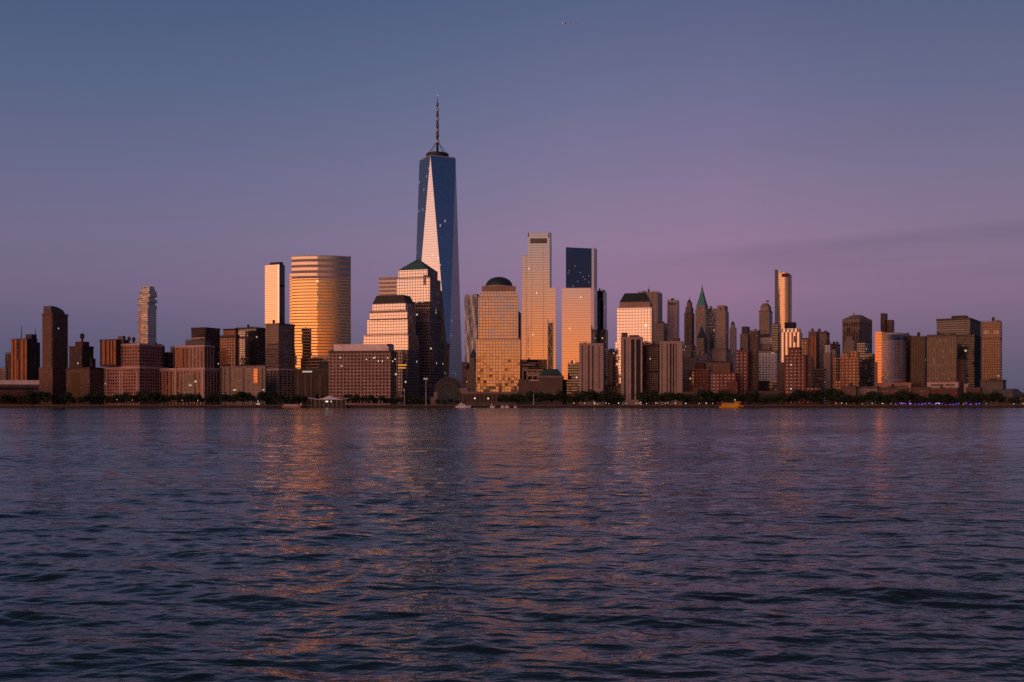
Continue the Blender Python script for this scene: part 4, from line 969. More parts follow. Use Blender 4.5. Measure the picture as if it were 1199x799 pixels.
b.block('shaft', 'brick_dark', 1031, 1036.6, 1039.4, 366.8, dep=16); b.block('wing', 'brick_brown', 1038, 1044.4, 1047.2, 374.6, dD=2, dep=16)
b = Bld('curved_hotel', 'curved pale glass tower with a dark top band and an orange left edge', 1540, 22, 'hotel')
q0 = Vector((U(1032.6) * 1548, 1548)); q1 = Vector((U(1061.2) * 1566, 1566)); nr = Vector(((q1 - q0).y, -(q1 - q0).x)).normalized()
arc = [tuple(q0.lerp(q1, i / 18) + nr * (7.5 * 4 * (i / 18) * (1 - i / 18))) for i in range(19)]
ring = arc + [(q1.x + 6, q1.y + 20), (q0.x + 8, q0.y + 26)]
b.poly('shaft', 'glass_curved', ring, GZ, ZZ(397.6, 1540)); b.poly('crown_band', ['glass_sky', 'roof_dark'], ring, ZZ(397.5, 1540), ZZ(391.4, 1540)); b.poly('cornice', ['stone_pale', 'roof_dark'], grow(ring, .6), ZZ(391.4, 1540), ZZ(389.2, 1540))
b.block('slab', 'glass_mirror', 1024.6, 1032.8, 1034.6, 388.6, dD=14, dep=26); bk = b.last
b.strip('dark_bay', 'glass_black', 1024.8, 1027.6, 424, 452, bk, out=.4)
b.block('podium', 'stone_salmon', 1024.8, 1067, 1068, 448, dD=-16, dep=14); bp = b.last; b.strip('window_band', 'glass_black', 1040, 1063, 451.6, 453.4, bp, out=.3)
b = Bld('dark_shoulder_block', 'dark narrow block in shade right of the curved glass hotel', 1600, 24)
b.block('shaft', 'brick_dark', 1060, 1066, 1069, 393.6, dep=20); b.units(1, 58, 3)
b = Bld('brown_ribbed_block', 'brown ribbed office block left of the wide tan ribbed one', 1560, 23, 'office block')
b.block('shaft', 'ribbed_dark_tan', 1066, 1083, 1086, 394.6, dep=26, trim='stone_brown'); b.units(2, 59, 3)
b = Bld('tan_ribbed_block', 'wide tan ribbed office block on a pale rose base', 1500, 23, 'office block')
b.block('shaft', 'ribbed_tan', 1085.6, 1119.6, 1121.4, 392.4, 449, dep=30, trim='stone_brown'); bk = b.last; b.units(3, 60, 2.5)
b.block('base', 'stone_rose', 1085.4, 1122, 1124, 447.6, dD=-7, dep=30); bp = b.last
b.strip('window_band', 'glass_black', 1090, 1105, 450, 452, bp, out=.3); b.strip('window_band', 'glass_black', 1107, 1118, 450, 452, bp, out=.3)
b = Bld('brick_infill', 'small speckled brick block between the tan ribbed block and the dark glass slab', 1530, 23)
b.block('shaft', 'brick_speckled', 1119, 1129, 1131, 421, dep=18); b.units(1, 61, 3); b.block('annex', 'stone_rose', 1128.6, 1133.6, 1135, 449.6, dD=-20, dep=10)
b = Bld('overhanging_slab', 'broad dark glass slab under an overhanging grey attic storey', 1680, 25, 'office block')
b.block('shaft', 'glass_dark_blue', 1110, 1141, 1152, 392, dep=70, side='roof_dark'); b.block('attic', 'attic_bands', 1096.6, 1136, 1150.4, 374.4, 392.1, dD=-4, dep=90, side='stone_grey_plain'); bk = b.last  # flanks get dark plain materials, so their shaded look is in the colour
b.poly('cornice', ['stone_brown', 'stone_brown'], grow(bk['pts'], 1.2), bk['z1'], bk['z1'] + 3); b.last = bk
b.strip('pale_corner', 'stone_mid', 1133.6, 1135.9, 375, 391, bk, out=.6)
b.block('penthouse', 'metal_dark', 1114, 1130.4, 1134, 369.4, 373, dD=8, dep=16)
b = Bld('tan_end_tower', 'tan brown slab tower at the right end of the skyline', 1600, 25, 'tower')
b.block('shaft', 'tan_speckled', 1149.4, 1171.4, 1173.4, 376.4, dep=34); bk = b.last
b.strip('dark_edge', 'glass_black', 1148.6, 1150.6, 378, 452, bk, out=.4)
for xa, xb in ((1152, 1156), (1157, 1158.4), (1163.6, 1165.4), (1166.4, 1169.6)): b.strip('lit_window', 'window_tan', xa, xb, 387, 391.6, bk, out=.5)
b.units(1, 62, 2, mat='stone_pale')
b = Bld('grey_base_block', 'low grey block spreading under the tan end tower', 1500, 24)
b.block('base', 'stone_grey_plain', 1148, 1174.6, 1178, 445.4, dep=26, trim='stone_brown'); b.block('penthouse', 'roof_dark', 1158, 1166.4, 1167.4, 443.4, 445.5, dD=10, dep=8)
b = Bld('low_pavilion', 'low pale museum pavilion with a stepped pyramid roof at the far right', 1430, 24, 'pavilion')
b.block('base', 'stone_mid', 1176, 1186, 1194, 465.6, dep=30); b.block('roof', 'stone_grey_plain', 1170, 1186, 1200, 462.4, 465.8, dD=-3, dep=34); b.hip('roof', 'stone_grey_plain', .42, 455.4)
b = Bld('long_shed', 'long low grey shed running off the right edge', 1480, 26, 'shed')
b.block('base', 'stone_mid', 1160, 1178, 1188, 459, dep=40); b.hip('roof', 'stone_grey_plain', .7, 456.4)
b.block('wing', 'stone_mid', 1186, 1216, 1222, 459.4, dD=10, dep=20)
lows = [('low_brick_row', 'low brick row house block under the teal mid rise', 985.6, 1002, 1004, 453.4, 'brick_speckled', 1425),
        ('low_stone_row', 'low pale stone block left of the hotel podium', 1004, 1027, 1029, 453.6, 'stone_block_wall', 1435),
        ('low_red_row', 'low red brick block in front of the hotel podium', 1030, 1062, 1064, 455.4, 'brick_speckled', 1430),
        ('low_brown_row', 'low brown brick block below the brown ribbed office block', 1066, 1088, 1089.5, 454.4, 'brick_speckled', 1445),
        ('low_dark_row', 'low dark red block in front of the pale rose base', 1089, 1121, 1123, 455.4, 'brick_red', 1430),
        ('low_russet_row', 'low russet block in front of the dark glass slab', 1131, 1148, 1150, 455.0, 'brick_red', 1440),
        ('low_plum_row', 'low dark block beneath the red gabled block', 799, 832, 833, 459.4, 'brick_dark', 1450),
        ('low_grey_row', 'low dark block at the foot of the white gridded block', 876, 917, 918, 458.8, 'brick_dark', 1470)]
for i, (nm, lb, x0, xc_, x1, yt, mt, D_) in enumerate(lows):
    b = Bld(nm, lb, D_, 20); b.block('base', mt, x0, xc_, x1, yt, dep=18, trim='stone_brown'); b.units(2, 70 + i, 2.2)
# ---------------------------------------------------------------- trees along the bank
m = bpy.data.materials.new('leaf_green'); m.use_nodes = True
t = NT(m.node_tree); bs = t.n['Principled BSDF']
att = t.new('ShaderNodeVertexColor', layer_name='tone')
cr = t.ramp(att.outputs[0], [(0, (.018, .034, .014)), (.5, (.028, .048, .018)), (1, (.046, .068, .024))])
t.put(bs.inputs['Base Color'], cr); bs.inputs['Roughness'].default_value = .75
M['leaf_green'] = m
def crown_mesh(seed, h, rx, n, kind):
    r = random.Random(seed); bm = bmesh.new(); cl = bm.loops.layers.color.new('tone')
    lobes = []
    for i in range(kind):
        q = r.uniform(0, 6.283); d = r.uniform(.15, .62) * rx
        lobes.append((d * math.cos(q), d * math.sin(q), h * r.uniform(.42, .84), rx * r.uniform(.34, .58)))
    lobes.append((0, 0, h * .64, rx * .62))
    for i in range(n):
        lx, ly, lz, lr = r.choice(lobes)
        v = Vector((r.gauss(0, 1), r.gauss(0, 1), r.gauss(0, 1))).normalized() * (lr * r.uniform(.55, 1.08))
        c = Vector((lx, ly, lz)) + Vector((v.x, v.y, v.z * .85))
        c.z = max(c.z, h * .16)
        a = Vector((r.gauss(0, 1), r.gauss(0, 1), r.gauss(0, .7))).normalized(); b_ = a.cross(Vector((r.gauss(0, 1), r.gauss(0, 1), r.gauss(0, 1)))).normalized()
        s = r.uniform(.35, .8); tone = r.random()
        f = bm.faces.new([bm.verts.new(c + a * s), bm.verts.new(c + b_ * s * .7), bm.verts.new(c - a * s), bm.verts.new(c - b_ * s * .7)])
        for lp in f.loops: lp[cl] = (tone, tone, tone, 1)
    return bm
def trunk_mesh(seed, h, rx):
    r = random.Random(seed); bm = bmesh.new()
    tube(bm, (0, 0, -.3), (.1, 0, h * .34), .26, .18, 7); tube(bm, (.1, 0, h * .34), (-.1, .1, h * .72), .18, .06, 6)
    for k in range(5):
        q = k * 1.3 + r.uniform(-.3, .3); z = h * r.uniform(.28, .45)
        tube(bm, (0, 0, z), (math.cos(q) * rx * .6, math.sin(q) * rx * .6, z + h * r.uniform(.18, .32)), .12, .03, 5)
    return bm
PROTO = []
for i, (h, rx, n, k) in enumerate(((12.0, 5.4, 820, 6), (10.5, 5.8, 820, 7), (13.5, 5.0, 820, 6), (9.0, 4.8, 640, 5), (11.5, 6.6, 900, 8))):
    cm = crown_mesh(100 + i, h, rx, n, k); a = bpy.data.meshes.new('crown'); cm.to_mesh(a); cm.free(); a.materials.append(M['leaf_green'])
    tm = trunk_mesh(200 + i, h, rx); c_ = bpy.data.meshes.new('trunk'); tm.to_mesh(c_); tm.free(); c_.materials.append(M['bark'])
    PROTO.append((h, a, c_))
def tree(px, D, hpx, rr, label, group, zb=GZ):
    h0, a, c_ = rr.choice(PROTO)
    h = hpx / F * D; s = h / h0
    o = empty('tree', (U(px) * D, D, zb), label, 'tree', group)
    o.rotation_euler.z = rr.uniform(0, 6.28); w_ = s * rr.uniform(.9, 1.25)
    o.scale = (w_, w_, s)
    for nm, me in (('crown', a), ('trunk', c_)):
        q = bpy.data.objects.new(nm, me); q.parent = o; C.objects.link(q)
segs = [  # x from, x to, height in rows, spacing, depth, where
    (-6, 12, 12, 6.5, 1412, 'leafy tree at the left end of the riverbank before the pale roofed hall'),
    (24, 52, 15, 6.0, 1416, 'dense leafy tree in front of the tall brown brick tower'),
    (54, 118, 13, 6.0, 1414, 'leafy tree in front of the dark stepped apartment block with the water tank'),
    (120, 178, 15, 5.6, 1416, 'leafy tree below the wide rose brick apartment block'),
    (180, 258, 13, 5.8, 1414, 'leafy tree below the apartments with white cornices'),
    (260, 330, 14, 5.8, 1415, 'leafy tree below the long beige balconied block'),
    (334, 360, 12, 6.5, 1418, 'dark tree left of the peaked ferry canopy'),
    (407, 442, 12, 6.0, 1416, 'leafy tree in front of the gridded granite block'),
    (446, 505, 11.5, 6.2, 1417, 'leafy tree at the foot of the stepped granite towers'),
    (512, 536, 8, 7.0, 1420, 'small tree before the arched atrium'),
    (588, 660, 14, 5.2, 1418, 'leafy tree in the row before the domed tower and copper roofed hall'),
    (661, 676, 12, 6.0, 1418, 'leafy tree under the dark teal glass block'),
    (682, 712, 16, 6.5, 1416, 'leafy tree at the foot of the first rose apartment tower'),
    (714, 735, 14, 6.2, 1417, 'leafy tree between the rose and the white striped apartment towers'),
    (753, 774, 17, 6.0, 1416, 'leafy tree right of the white striped apartment tower'),
    (778, 830, 17, 5.6, 1416, 'leafy tree in front of the humped rose apartment tower'),
    (832, 882, 15, 5.4, 1418, 'leafy tree behind the yellow boat'),
    (884, 930, 13, 5.8, 1417, 'leafy tree below the white gridded block'),
    (934, 988, 17, 5.6, 1416, 'leafy tree beside the broad red brick tower with many windows'),
    (990, 1012, 11, 6.2, 1417, 'leafy tree below the orange brick block'),
    (1013, 1070, 15, 5.4, 1416, 'leafy tree in front of the curved glass hotel'),
    (1072, 1130, 13, 5.4, 1416, 'leafy tree in front of the ribbed office blocks and blue lights'),
    (1132, 1176, 14, 5.8, 1416, 'leafy tree in front of the dark overhanging slab and tan end tower'),
    (1186, 1206, 10, 6.5, 1414, 'small leafy tree at the far right end of the riverbank'),
]
rt = random.Random(11)
for x0, x1, hp, sp_x, D_, lb in segs:
    x = x0
    while x <= x1:
        tree(x, D_ + rt.uniform(-3, 7), hp * rt.uniform(.66, 1.22), rt, lb, 'trees along the riverbank')
        x += sp_x * rt.uniform(.75, 1.25)

# ---------------------------------------------------------------- promenade lamps
def lamp(px, py, D, mat, label, group, r=.62, cat='lamp'):
    r *= .82
    z = ZZ(py, D); x = U(px) * D
    o = empty('promenade_lamp', (x, D, GZ), label, cat, group)
    bm = bmesh.new(); tube(bm, (x, D, GZ - .1), (x, D, z - r * .7), .10, .07, 6); tube(bm, (x, D, GZ - .1), (x, D, GZ + .5), .2, .14, 6); link('post', bm, 'metal_dark', o)
    bm = bmesh.new(); ball(bm, (x, D, z), r, 2); g_ = link('globe', bm, mat, o, True)
    bm = bmesh.new(); tube(bm, (x, D, z + r * .85), (x, D, z + r * 1.15), r * .5, .05, 8); link('cap', bm, 'metal_dark', o)
rl = random.Random(3)
white = [(137, 468.2), (155, 468.6), (213.5, 468.8), (231.6, 469), (302, 470), (672, 472.2), (684.4, 472.2), (695.6, 471.6), (696.4, 473), (709.6, 472.2), (712.8, 472.8), (724.4, 472.2),
         (733.2, 472.4), (745.2, 472.4), (757, 472.6), (768, 472.2), (779, 472.4), (790.6, 472.4), (803, 472.6), (818.6, 472.6), (827, 472.4), (834.2, 472.6), (1009.8, 473), (1021.2, 472.4), (1033, 472.6),
         (1034.6, 473), (1088, 472.4), (1096.2, 472.6), (1100, 473), (1098.4, 472), (1083.2, 473)]
for px, py in white: lamp(px, py, 1392 + rl.uniform(0, 5), 'lamp_white' if rl.random() < .5 else 'lamp_warm', 'small glowing globe lamp on the riverbank promenade', 'lamps along the riverbank promenade', r=rl.uniform(.42, .7))
for px, py in ((748.4, 472.2), (750, 471.4), (770, 472.2), (782, 471.8), (979, 472.4), (985.6, 472.2), (991, 472.6), (1043, 472.8), (1056, 472.6), (1066, 473), (1128.2, 473.2), (1155, 473), (1187, 473.2), (1198.4, 473)):
    lamp(px, py, 1390 + rl.uniform(0, 5), 'lamp_warm', 'amber globe lamp on the riverbank promenade', 'amber lamps along the promenade', r=rl.uniform(.4, .65))
for i in range(26):
    px = 1049 + i * 3.9 + rl.uniform(-1.4, 1.4)
    if 1126 < px < 1130: continue
    lamp(px, 473.0 + rl.uniform(-.9, .8), 1389 + rl.uniform(0, 4), 'lamp_blue', 'small blue lamp among the deep blue lights near the right end of the promenade', 'blue lamps on the promenade', r=rl.uniform(.45, .8))
# plaza posts
for px, y0, lb in ((473.6, 455, 'shorter bare pale pole in front of the stepped granite tower'), (498.8, 444, 'tall pale light mast in front of the green pyramid tower'), (624.8, 461, 'pale pole in front of the tree row right of the domed tower')):
    D_ = 1393; x = U(px) * D_
    o = empty('light_mast', (x, D_, GZ), lb, 'pole')
    bm = bmesh.new(); tube(bm, (x, D_, GZ - .1), (x, D_, ZZ(y0, D_)), .48, .30, 8); link('pole', bm, 'metal_pale', o)
    bm = bmesh.new(); tube(bm, (x, D_, GZ - .1), (x, D_, GZ + 1.2), .9, .8, 10); link('base', bm, 'stone_pale', o)
    bm = bmesh.new(); tube(bm, (x, D_, ZZ(y0, D_)), (x, D_, ZZ(y0, D_) + .6), .5, .3, 8); link('cap', bm, 'metal_dark', o)

# ---------------------------------------------------------------- ferry canopy on its float
DT = 1372.0
b = Bld('ferry_canopy', 'pale tent like ferry canopy with a peaked roof and winged eaves on slim posts', DT, 0, 'ferry terminal')
xa, xb, xm = U(360.5) * DT, U(408) * DT, U(385.5) * DT
b._root([(xa, DT), (xb, DT), (xb, DT + 12), (xa, DT + 12)])
b.root.location.z = 0
bm = bmesh.new(); box(bm, xa + 1, xb - 1, DT - 1, DT + 14, -.6, .9); link('float', bm, 'hull_dark', b.root)
zc, zE, zT = ZZ(467.2, DT), ZZ(465.8, DT), ZZ(462.6, DT)
bm = bmesh.new(); NX, NY = 24, 6; g = []
for j in range(NY + 1):
    row = []
    for i in range(NX + 1):
        a = i / NX; x = xa + (xb - xa) * a; q = (x - xm) / ((xb - xa) / 2); v = j / NY
        pk = max(0, 1 - abs(q) / .62); z = zc + (zT - zc) * pk ** 1.25 + max(0, abs(q) - .6) / .4 * (zE - zc) * 1.0
        z = zc - .6 + (z - zc) * (1 - abs(v - .5) * 2) ** .8 if pk > 0 else z - abs(v - .5) * .8
        row.append((x, DT + v * 12, z))
    g.append(row)
top = [[bm.verts.new(p) for p in r_] for r_ in g]; bot = [[bm.verts.new((p[0], p[1], p[2] - .35)) for p in r_] for r_ in g]
for j in range(NY):
    for i in range(NX):
        bm.faces.new((top[j][i], top[j][i + 1], top[j + 1][i + 1], top[j + 1][i])); bm.faces.new((bot[j][i], bot[j + 1][i], bot[j + 1][i + 1], bot[j][i + 1]))
for i in range(NX): bm.faces.new((bot[0][i], bot[0][i + 1], top[0][i + 1], top[0][i])); bm.faces.new((top[NY][i], top[NY][i + 1], bot[NY][i + 1], bot[NY][i]))
for j in range(NY): bm.faces.new((bot[j + 1][0], bot[j][0], top[j][0], top[j + 1][0])); bm.faces.new((bot[j][NX], bot[j + 1][NX], top[j + 1][NX], top[j][NX]))
link('canopy', bm, 'canvas_pale', b.root)
for i in range(9):
    x = xa + 4 + (xb - xa - 8) * i / 8; bm = bmesh.new(); tube(bm, (x, DT + 1, .8), (x, DT + 1, zc - .6), .2, .2, 6); tube(bm, (x, DT + 1, zc - 2), (x + 1, DT + 1, zc - .6), .12, .12, 5); link('post', bm, 'metal_pale', b.root)
bm = bmesh.new(); box(bm, xa + 6, xb - 6, DT + 6, DT + 11, .9, zc - 1); link('cabin', bm, 'glass_black', b.root)
for px, m_ in ((382.6, 'lamp_white'), (387.6, 'lamp_warm')):
    x = U(px) * DT; bm = bmesh.new(); box(bm, x - (1.5 if px < 385 else .6), x + (1.4 if px < 385 else .5), DT + .4, DT + .8, ZZ(471, DT), ZZ(469.6, DT)); link('light_panel', bm, m_, b.root)
# barge
def boat_hull(bm, x0, x1, y0, y1, z0, z1, bow=.18, sgn=1, flare=.86):
    """closed hull, bow towards sgn * x"""
    L = x1 - x0; ym = (y0 + y1) / 2; hw = (y1 - y0) / 2; n = 14; st = []
    for i in range(n + 1):
        a = i / n; wv = hw * (1 if a < 1 - bow * 1.6 else max(.04, math.cos((a - (1 - bow * 1.6)) / (bow * 1.6) * math.pi / 2)))
        x = x0 + L * a if sgn > 0 else x1 - L * a
        sh = z1 + (.5 * max(0, a - .6) / .4) * (z1 - z0) * .6
        xk = x - sgn * L * .06 * (a ** 3)
        st.append(((xk, ym - wv * flare, z0), (xk, ym + wv * flare, z0), (x, ym + wv, sh), (x, ym - wv, sh)))
    V_ = [[bm.verts.new(p) for p in s] for s in st]
    for i in range(n):
        for k in range(4):
            l = (k + 1) % 4; bm.faces.new((V_[i][k], V_[i + 1][k], V_[i + 1][l], V_[i][l]))
    bm.faces.new(V_[0]); bm.faces.new(V_[n][::-1]); bmesh.ops.recalc_face_normals(bm, faces=bm.faces)
def cabin(bm, x0, x1, y0, y1, z0, z1, rake=.15):
    prism(bm, [(x0, y0), (x1, y0), (x1, y1), (x0, y1)], z0, z1, [(x0 + rake * (z1 - z0), y0 + .2), (x1 - rake * (z1 - z0), y0 + .2), (x1 - rake * (z1 - z0), y1 - .2), (x0 + rake * (z1 - z0), y1 - .2)], roof_idx=0)
DB = 1374.0
o = empty('barge', (U(342.5) * DB, DB, 0), 'flat pale pink barge moored left of the ferry canopy', 'barge')
bm = bmesh.new(); boat_hull(bm, U(330.6) * DB, U(354.4) * DB, DB - 3, DB + 4, -.5, 2.2, .06); link('hull', bm, 'stone_salmon', o)
bm = bmesh.new(); cabin(bm, U(332) * DB, U(350) * DB, DB - 2, DB + 3, 2.2, 4.3); link('deckhouse', bm, 'stone_rose', o)
bm = bmesh.new(); cabin(bm, U(351) * DB, U(353.6) * DB, DB - 1, DB + 2, 2.2, 5.4); link('wheelhouse', bm, 'metal_pale', o)
def yacht(x0, x1, D, label, ht, seed, group=None):
    r = random.Random(seed); X0, X1 = U(x0) * D, U(x1) * D; L = X1 - X0
    o = empty('motor_yacht', ((X0 + X1) / 2, D, 0), label, 'yacht', group)
    bm = bmesh.new(); boat_hull(bm, X0, X1, D - L * .13, D + L * .13, -.4, ht * .36, .28); link('hull', bm, 'white_paint', o)
    bm = bmesh.new(); cabin(bm, X0 + L * .12, X0 + L * .62, D - L * .09, D + L * .09, ht * .36, ht * .66, .5); ca = link('cabin', bm, 'white_paint', o)
    bm = bmesh.new(); box(bm, X0 + L * .2, X0 + L * .54, D - L * .092, D - L * .085, ht * .46, ht * .57); link('window', bm, 'glass_black', ca)
    bm = bmesh.new(); cabin(bm, X0 + L * .24, X0 + L * .48, D - L * .07, D + L * .07, ht * .66, ht * .86, .5); link('flybridge', bm, 'white_paint', o)
    bm = bmesh.new(); tube(bm, (X0 + L * .36, D, ht * .85), (X0 + L * .34, D, ht * 1.25), .12, .05, 5); link('mast', bm, 'metal_pale', o)
yacht(533.4, 552, 1370, 'long white motor yacht moored before the stone arcade', 6.6, 1)
yacht(573.6, 579.6, 1372, 'small round nosed white boat, leftmost of the boats under the domed tower', 5.4, 2)
yacht(586.4, 591, 1373, 'small white boat, middle one of the boats under the domed tower', 4.8, 3)
yacht(591.6, 596.4, 1373, 'small white boat, last of the close pair under the domed tower', 4.8, 4)
yacht(601.6, 605.4, 1374, 'tiny dim boat right of the pair under the domed tower', 3.4, 5)
# yellow passenger boat
DY = 1310.0
X0, X1 = U(842.6) * DY, U(871) * DY; L = X1 - X0
o = empty('passenger_boat', ((X0 + X1) / 2, DY, 0), 'yellow passenger boat under way near the right bank', 'boat')
bm = bmesh.new(); boat_hull(bm, X0, X1, DY - 3.4, DY + 3.4, -.5, 2.6, .22); hl = link('hull', bm, 'yellow_paint', o)
bm = bmesh.new()
for i in range(12):
    s_ = i % 2
    box(bm, X1 - L * .26 + i * L * .016, X1 - L * .26 + (i + 1) * L * .016 - .02, DY - 3.46, DY - 3.2, .3 + .75 * s_, 1.05 + .75 * s_)
link('checker_band', bm, 'hull_dark', hl)
bm = bmesh.new(); box(bm, X0 + .3, X1 - 3.4, DY - 3.44, DY - 3.3, -.3, .25); link('waterline', bm, 'hull_dark', hl)
bm = bmesh.new(); cabin(bm, X0 + L * .08, X0 + L * .80, DY - 2.8, DY + 2.8, 2.6, 5.6, .25); ca = link('cabin', bm, 'yellow_paint', o)
for i in range(8):
    x = X0 + L * .15 + i * L * .073; bm = bmesh.new(); box(bm, x, x + L * .045, DY - 2.86, DY - 2.7, 3.5, 4.6); link('window', bm, 'window_tan', ca)
bm = bmesh.new(); cabin(bm, X0 + L * .62, X0 + L * .86, DY - 1.9, DY + 1.9, 5.6, 7.9, .25); wh = link('wheelhouse', bm, 'yellow_paint', o)
bm = bmesh.new(); box(bm, X0 + L * .67, X0 + L * .82, DY - 1.84, DY - 1.5, 6.3, 7.3); link('window', bm, 'glass_black', wh)
bm = bmesh.new(); tube(bm, (X0 + L * .63, DY, 5.5), (X0 + L * .63, DY, 9.4), .14, .08, 5); mst = link('mast', bm, 'metal_pale', o)
bm = bmesh.new(); ball(bm, (X0 + L * .63, DY, 9.7), .55); link('mast_light', bm, 'lamp_white', mst)
bm = bmesh.new()
for i in range(13): tube(bm, (X0 + L * (.1 + i * .04), DY - 2.5, 5.5), (X0 + L * (.1 + i * .04), DY - 2.5, 6.5), .05, .05, 4)
tube(bm, (X0 + L * .1, DY - 2.5, 6.5), (X0 + L * .58, DY - 2.5, 6.5), .06, .06, 4); link('railing', bm, 'metal_pale', o)

# jet with a short trail high in the sky
DJ = 9000.0; x0, z0 = U(661.6) * DJ, ZZ(27.2, DJ)
o = empty('airliner', (x0, DJ, z0), 'tiny far jet with a short pale trail high in the sky', 'airplane')
bm = bmesh.new(); tube(bm, (x0 - 18, DJ, z0), (x0 + 18, DJ + 6, z0), 2.2, 1.2, 8); link('fuselage', bm, 'white_paint', o)
bm = bmesh.new(); bm.faces.new([bm.verts.new(v) for v in ((x0 - 4, DJ + 1, z0), (x0 + 10, DJ - 22, z0 + 1), (x0 + 13, DJ - 22, z0 + 1), (x0 + 5, DJ + 2, z0), (x0 + 13, DJ + 26, z0 + 1), (x0 + 10, DJ + 26, z0 + 1))]); link('wing', bm, 'white_paint', o)
bm = bmesh.new(); ball(bm, (x0 - 19, DJ - 3, z0), 2.4); link('jet_glow', bm, 'lamp_white', o)  # glowing ball added so the jet shows as a bright spot
bm = bmesh.new(); tube(bm, (x0 + 24, DJ + 8, z0 + .5), (x0 + 190, DJ + 60, z0 + 18), .9, .4, 6); link('trail', bm, 'white_paint', o)

# ---------------------------------------------------------------- river
rs = np.random.RandomState(4)
NR, NC = 1300, 640
yy = 11.0 * (1500 / 11.0) ** (np.arange(NR) / (NR - 1))
ang = np.linspace(-.82, .82, NC)
X = yy[:, None] * ang[None, :]; Y = np.repeat(yy[:, None], NC, 1)
Z = np.zeros_like(X); DXx = np.zeros_like(X); DYy = np.zeros_like(X)
dy = np.gradient(yy)[:, None]
nw_ = 130
lam = np.exp(rs.uniform(math.log(.4), math.log(7), nw_))
wind = rad(78)
for l in lam:
    th_ = wind + rs.normal(0, .62); k = 2 * math.pi / l; kx, ky = k * math.cos(th_), k * math.sin(th_)
    amp = WAVE_STEEP * l ** .62 / math.sqrt(nw_) * rs.uniform(.6, 1.4)
    fade = np.clip((l / np.maximum(dy, X[:, 1:2] * 0 + yy[:, None] * (1.64 / NC)) - 2.2) / 2.5, 0, 1)
    ph = kx * X + ky * Y + rs.uniform(0, 6.283)
    # patches of stronger and weaker wind
    Z += fade * amp * np.sin(ph); q = fade * amp * 1.05 * np.cos(ph)
    DXx += q * math.cos(th_); DYy += q * math.sin(th_)
gust = .80 + .34 * np.sin(X * .035 + 1.3 * np.sin(Y * .021)) * np.sin(Y * .05 + X * .012) + .22 * np.sin(X * .11 - Y * .07)
gust = np.clip(.35 + .65 * gust, .5, 1.3)
Z *= gust; X2 = X + DXx * gust; Y2 = Y + DYy * gust
co_ = np.stack([X2, Y2, Z], -1).reshape(-1, 3).astype(np.float32)
idx = np.arange(NR * NC).reshape(NR, NC)
fc = np.stack([idx[:-1, :-1], idx[:-1, 1:], idx[1:, 1:], idx[1:, :-1]], -1).reshape(-1, 4)
me = bpy.data.meshes.new('river'); me.vertices.add(len(co_)); me.vertices.foreach_set('co', co_.ravel())
me.loops.add(fc.size); me.loops.foreach_set('vertex_index', fc.ravel().astype(np.int32))
me.polygons.add(len(fc)); me.polygons.foreach_set('loop_start', (np.arange(len(fc)) * 4).astype(np.int32)); me.polygons.foreach_set('use_smooth', np.ones(len(fc), dtype=bool))
me.update(calc_edges=True)
m = bpy.data.materials.new('river_water'); m.use_nodes = True
t = NT(m.node_tree); bs = t.n['Principled BSDF']
bs.inputs['Base Color'].default_value = (.013, .023, .022, 1); bs.inputs['IOR'].default_value = 1.333
bs.inputs['Roughness'].default_value = .09
oc = t.new('ShaderNodeTexCoord').outputs['Object']
hsum = None
for scl, amp, st_ in ((6, .018, .7), (2.2, .052, .6), (.85, .13, .5), (.32, .24, .42), (.09, .30, .4)):
    mp = t.new('ShaderNodeMapping'); t.put(mp.inputs['Vector'], oc); mp.inputs['Scale'].default_value = (st_, 1, 1); mp.inputs['Rotation'].default_value = (0, 0, rad(6 + scl * 5))
    n = t.new('ShaderNodeTexNoise'); n.inputs['Scale'].default_value = scl; n.inputs['Detail'].default_value = 2.5; n.inputs['Roughness'].default_value = .5
    t.put(n.inputs['Vector'], mp.outputs[0])
    h_ = t.math('MULTIPLY', n.outputs['Fac'], amp * 2)
    hsum = h_ if hsum is None else t.math('ADD', hsum, h_)
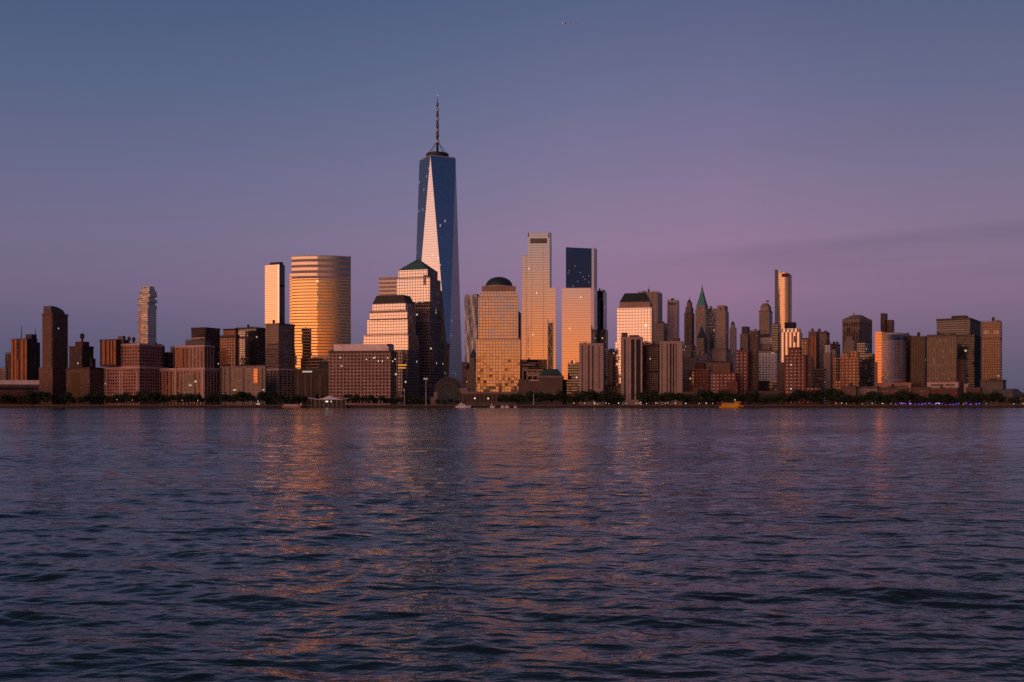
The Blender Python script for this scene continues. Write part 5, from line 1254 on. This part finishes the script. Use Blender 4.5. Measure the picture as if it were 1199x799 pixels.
gn = t.new('ShaderNodeTexNoise'); gn.inputs['Scale'].default_value = .014; gn.inputs['Detail'].default_value = 3
gm = t.new('ShaderNodeMapping'); t.put(gm.inputs['Vector'], oc); gm.inputs['Scale'].default_value = (.45, 1, 1); t.put(gn.inputs['Vector'], gm.outputs[0])
hsum = t.math('MULTIPLY', hsum, t.maprange(gn.outputs['Fac'], .36, .64, .55, 1.25, True))     # gusts and slicks
bp_ = t.new('ShaderNodeBump'); bp_.inputs['Strength'].default_value = 1.0; bp_.inputs['Distance'].default_value = WATER_BUMP
t.put(bp_.inputs['Height'], hsum); t.put(bs.inputs['Normal'], bp_.outputs[0])
me.materials.append(m)
ro = bpy.data.objects.new('river', me); C.objects.link(ro); tag(ro, kind='structure')
bm = bmesh.new()
vv = [bm.verts.new(p) for p in ((-30000, -900, -1.2), (30000, -900, -1.2), (30000, 1386, -1.2), (-30000, 1386, -1.2))]; bm.faces.new(vv)
oo = link('water', bm, m); tag(oo, kind='structure')

# the near bank behind the viewer, and an unseen skyline placed for glass fronts to mirror
bm = bmesh.new(); vv = [bm.verts.new(p) for p in ((-30000, -40000, 1.5), (30000, -40000, 1.5), (30000, -70, 1.5), (-30000, -70, 1.5))]; bm.faces.new(vv)
tag(link('land', bm, 'soil'), kind='structure')
rj = random.Random(21); bm = bmesh.new()
box(bm, -4000, 3000, -330, -300, 1, 30); box(bm, -4000, 3000, -900, -860, 1, 44)
x = -2600
while x < 900:
    w_ = rj.uniform(24, 52); h_ = rj.choice((22, 30, 40, 55, 70, 90, 115, 140)) * rj.uniform(.8, 1.1) * (.5 if x < -900 else .35 if x < -160 else 1.1 if x < 220 else .6); y_ = -rj.uniform(220, 520); dd = rj.uniform(24, 40)
    box(bm, x, x + w_, y_ - dd, y_, 1.0, 1 + h_)
    if rj.random() < .5: box(bm, x + w_ * .25, x + w_ * .7, y_ - dd * .8, y_ - dd * .2, 1 + h_, 1 + h_ * 1.12)
    x += w_ + rj.uniform(4, 60)
tag(link('near_bank_skyline', bm, 'glass_dark'), kind='stuff')
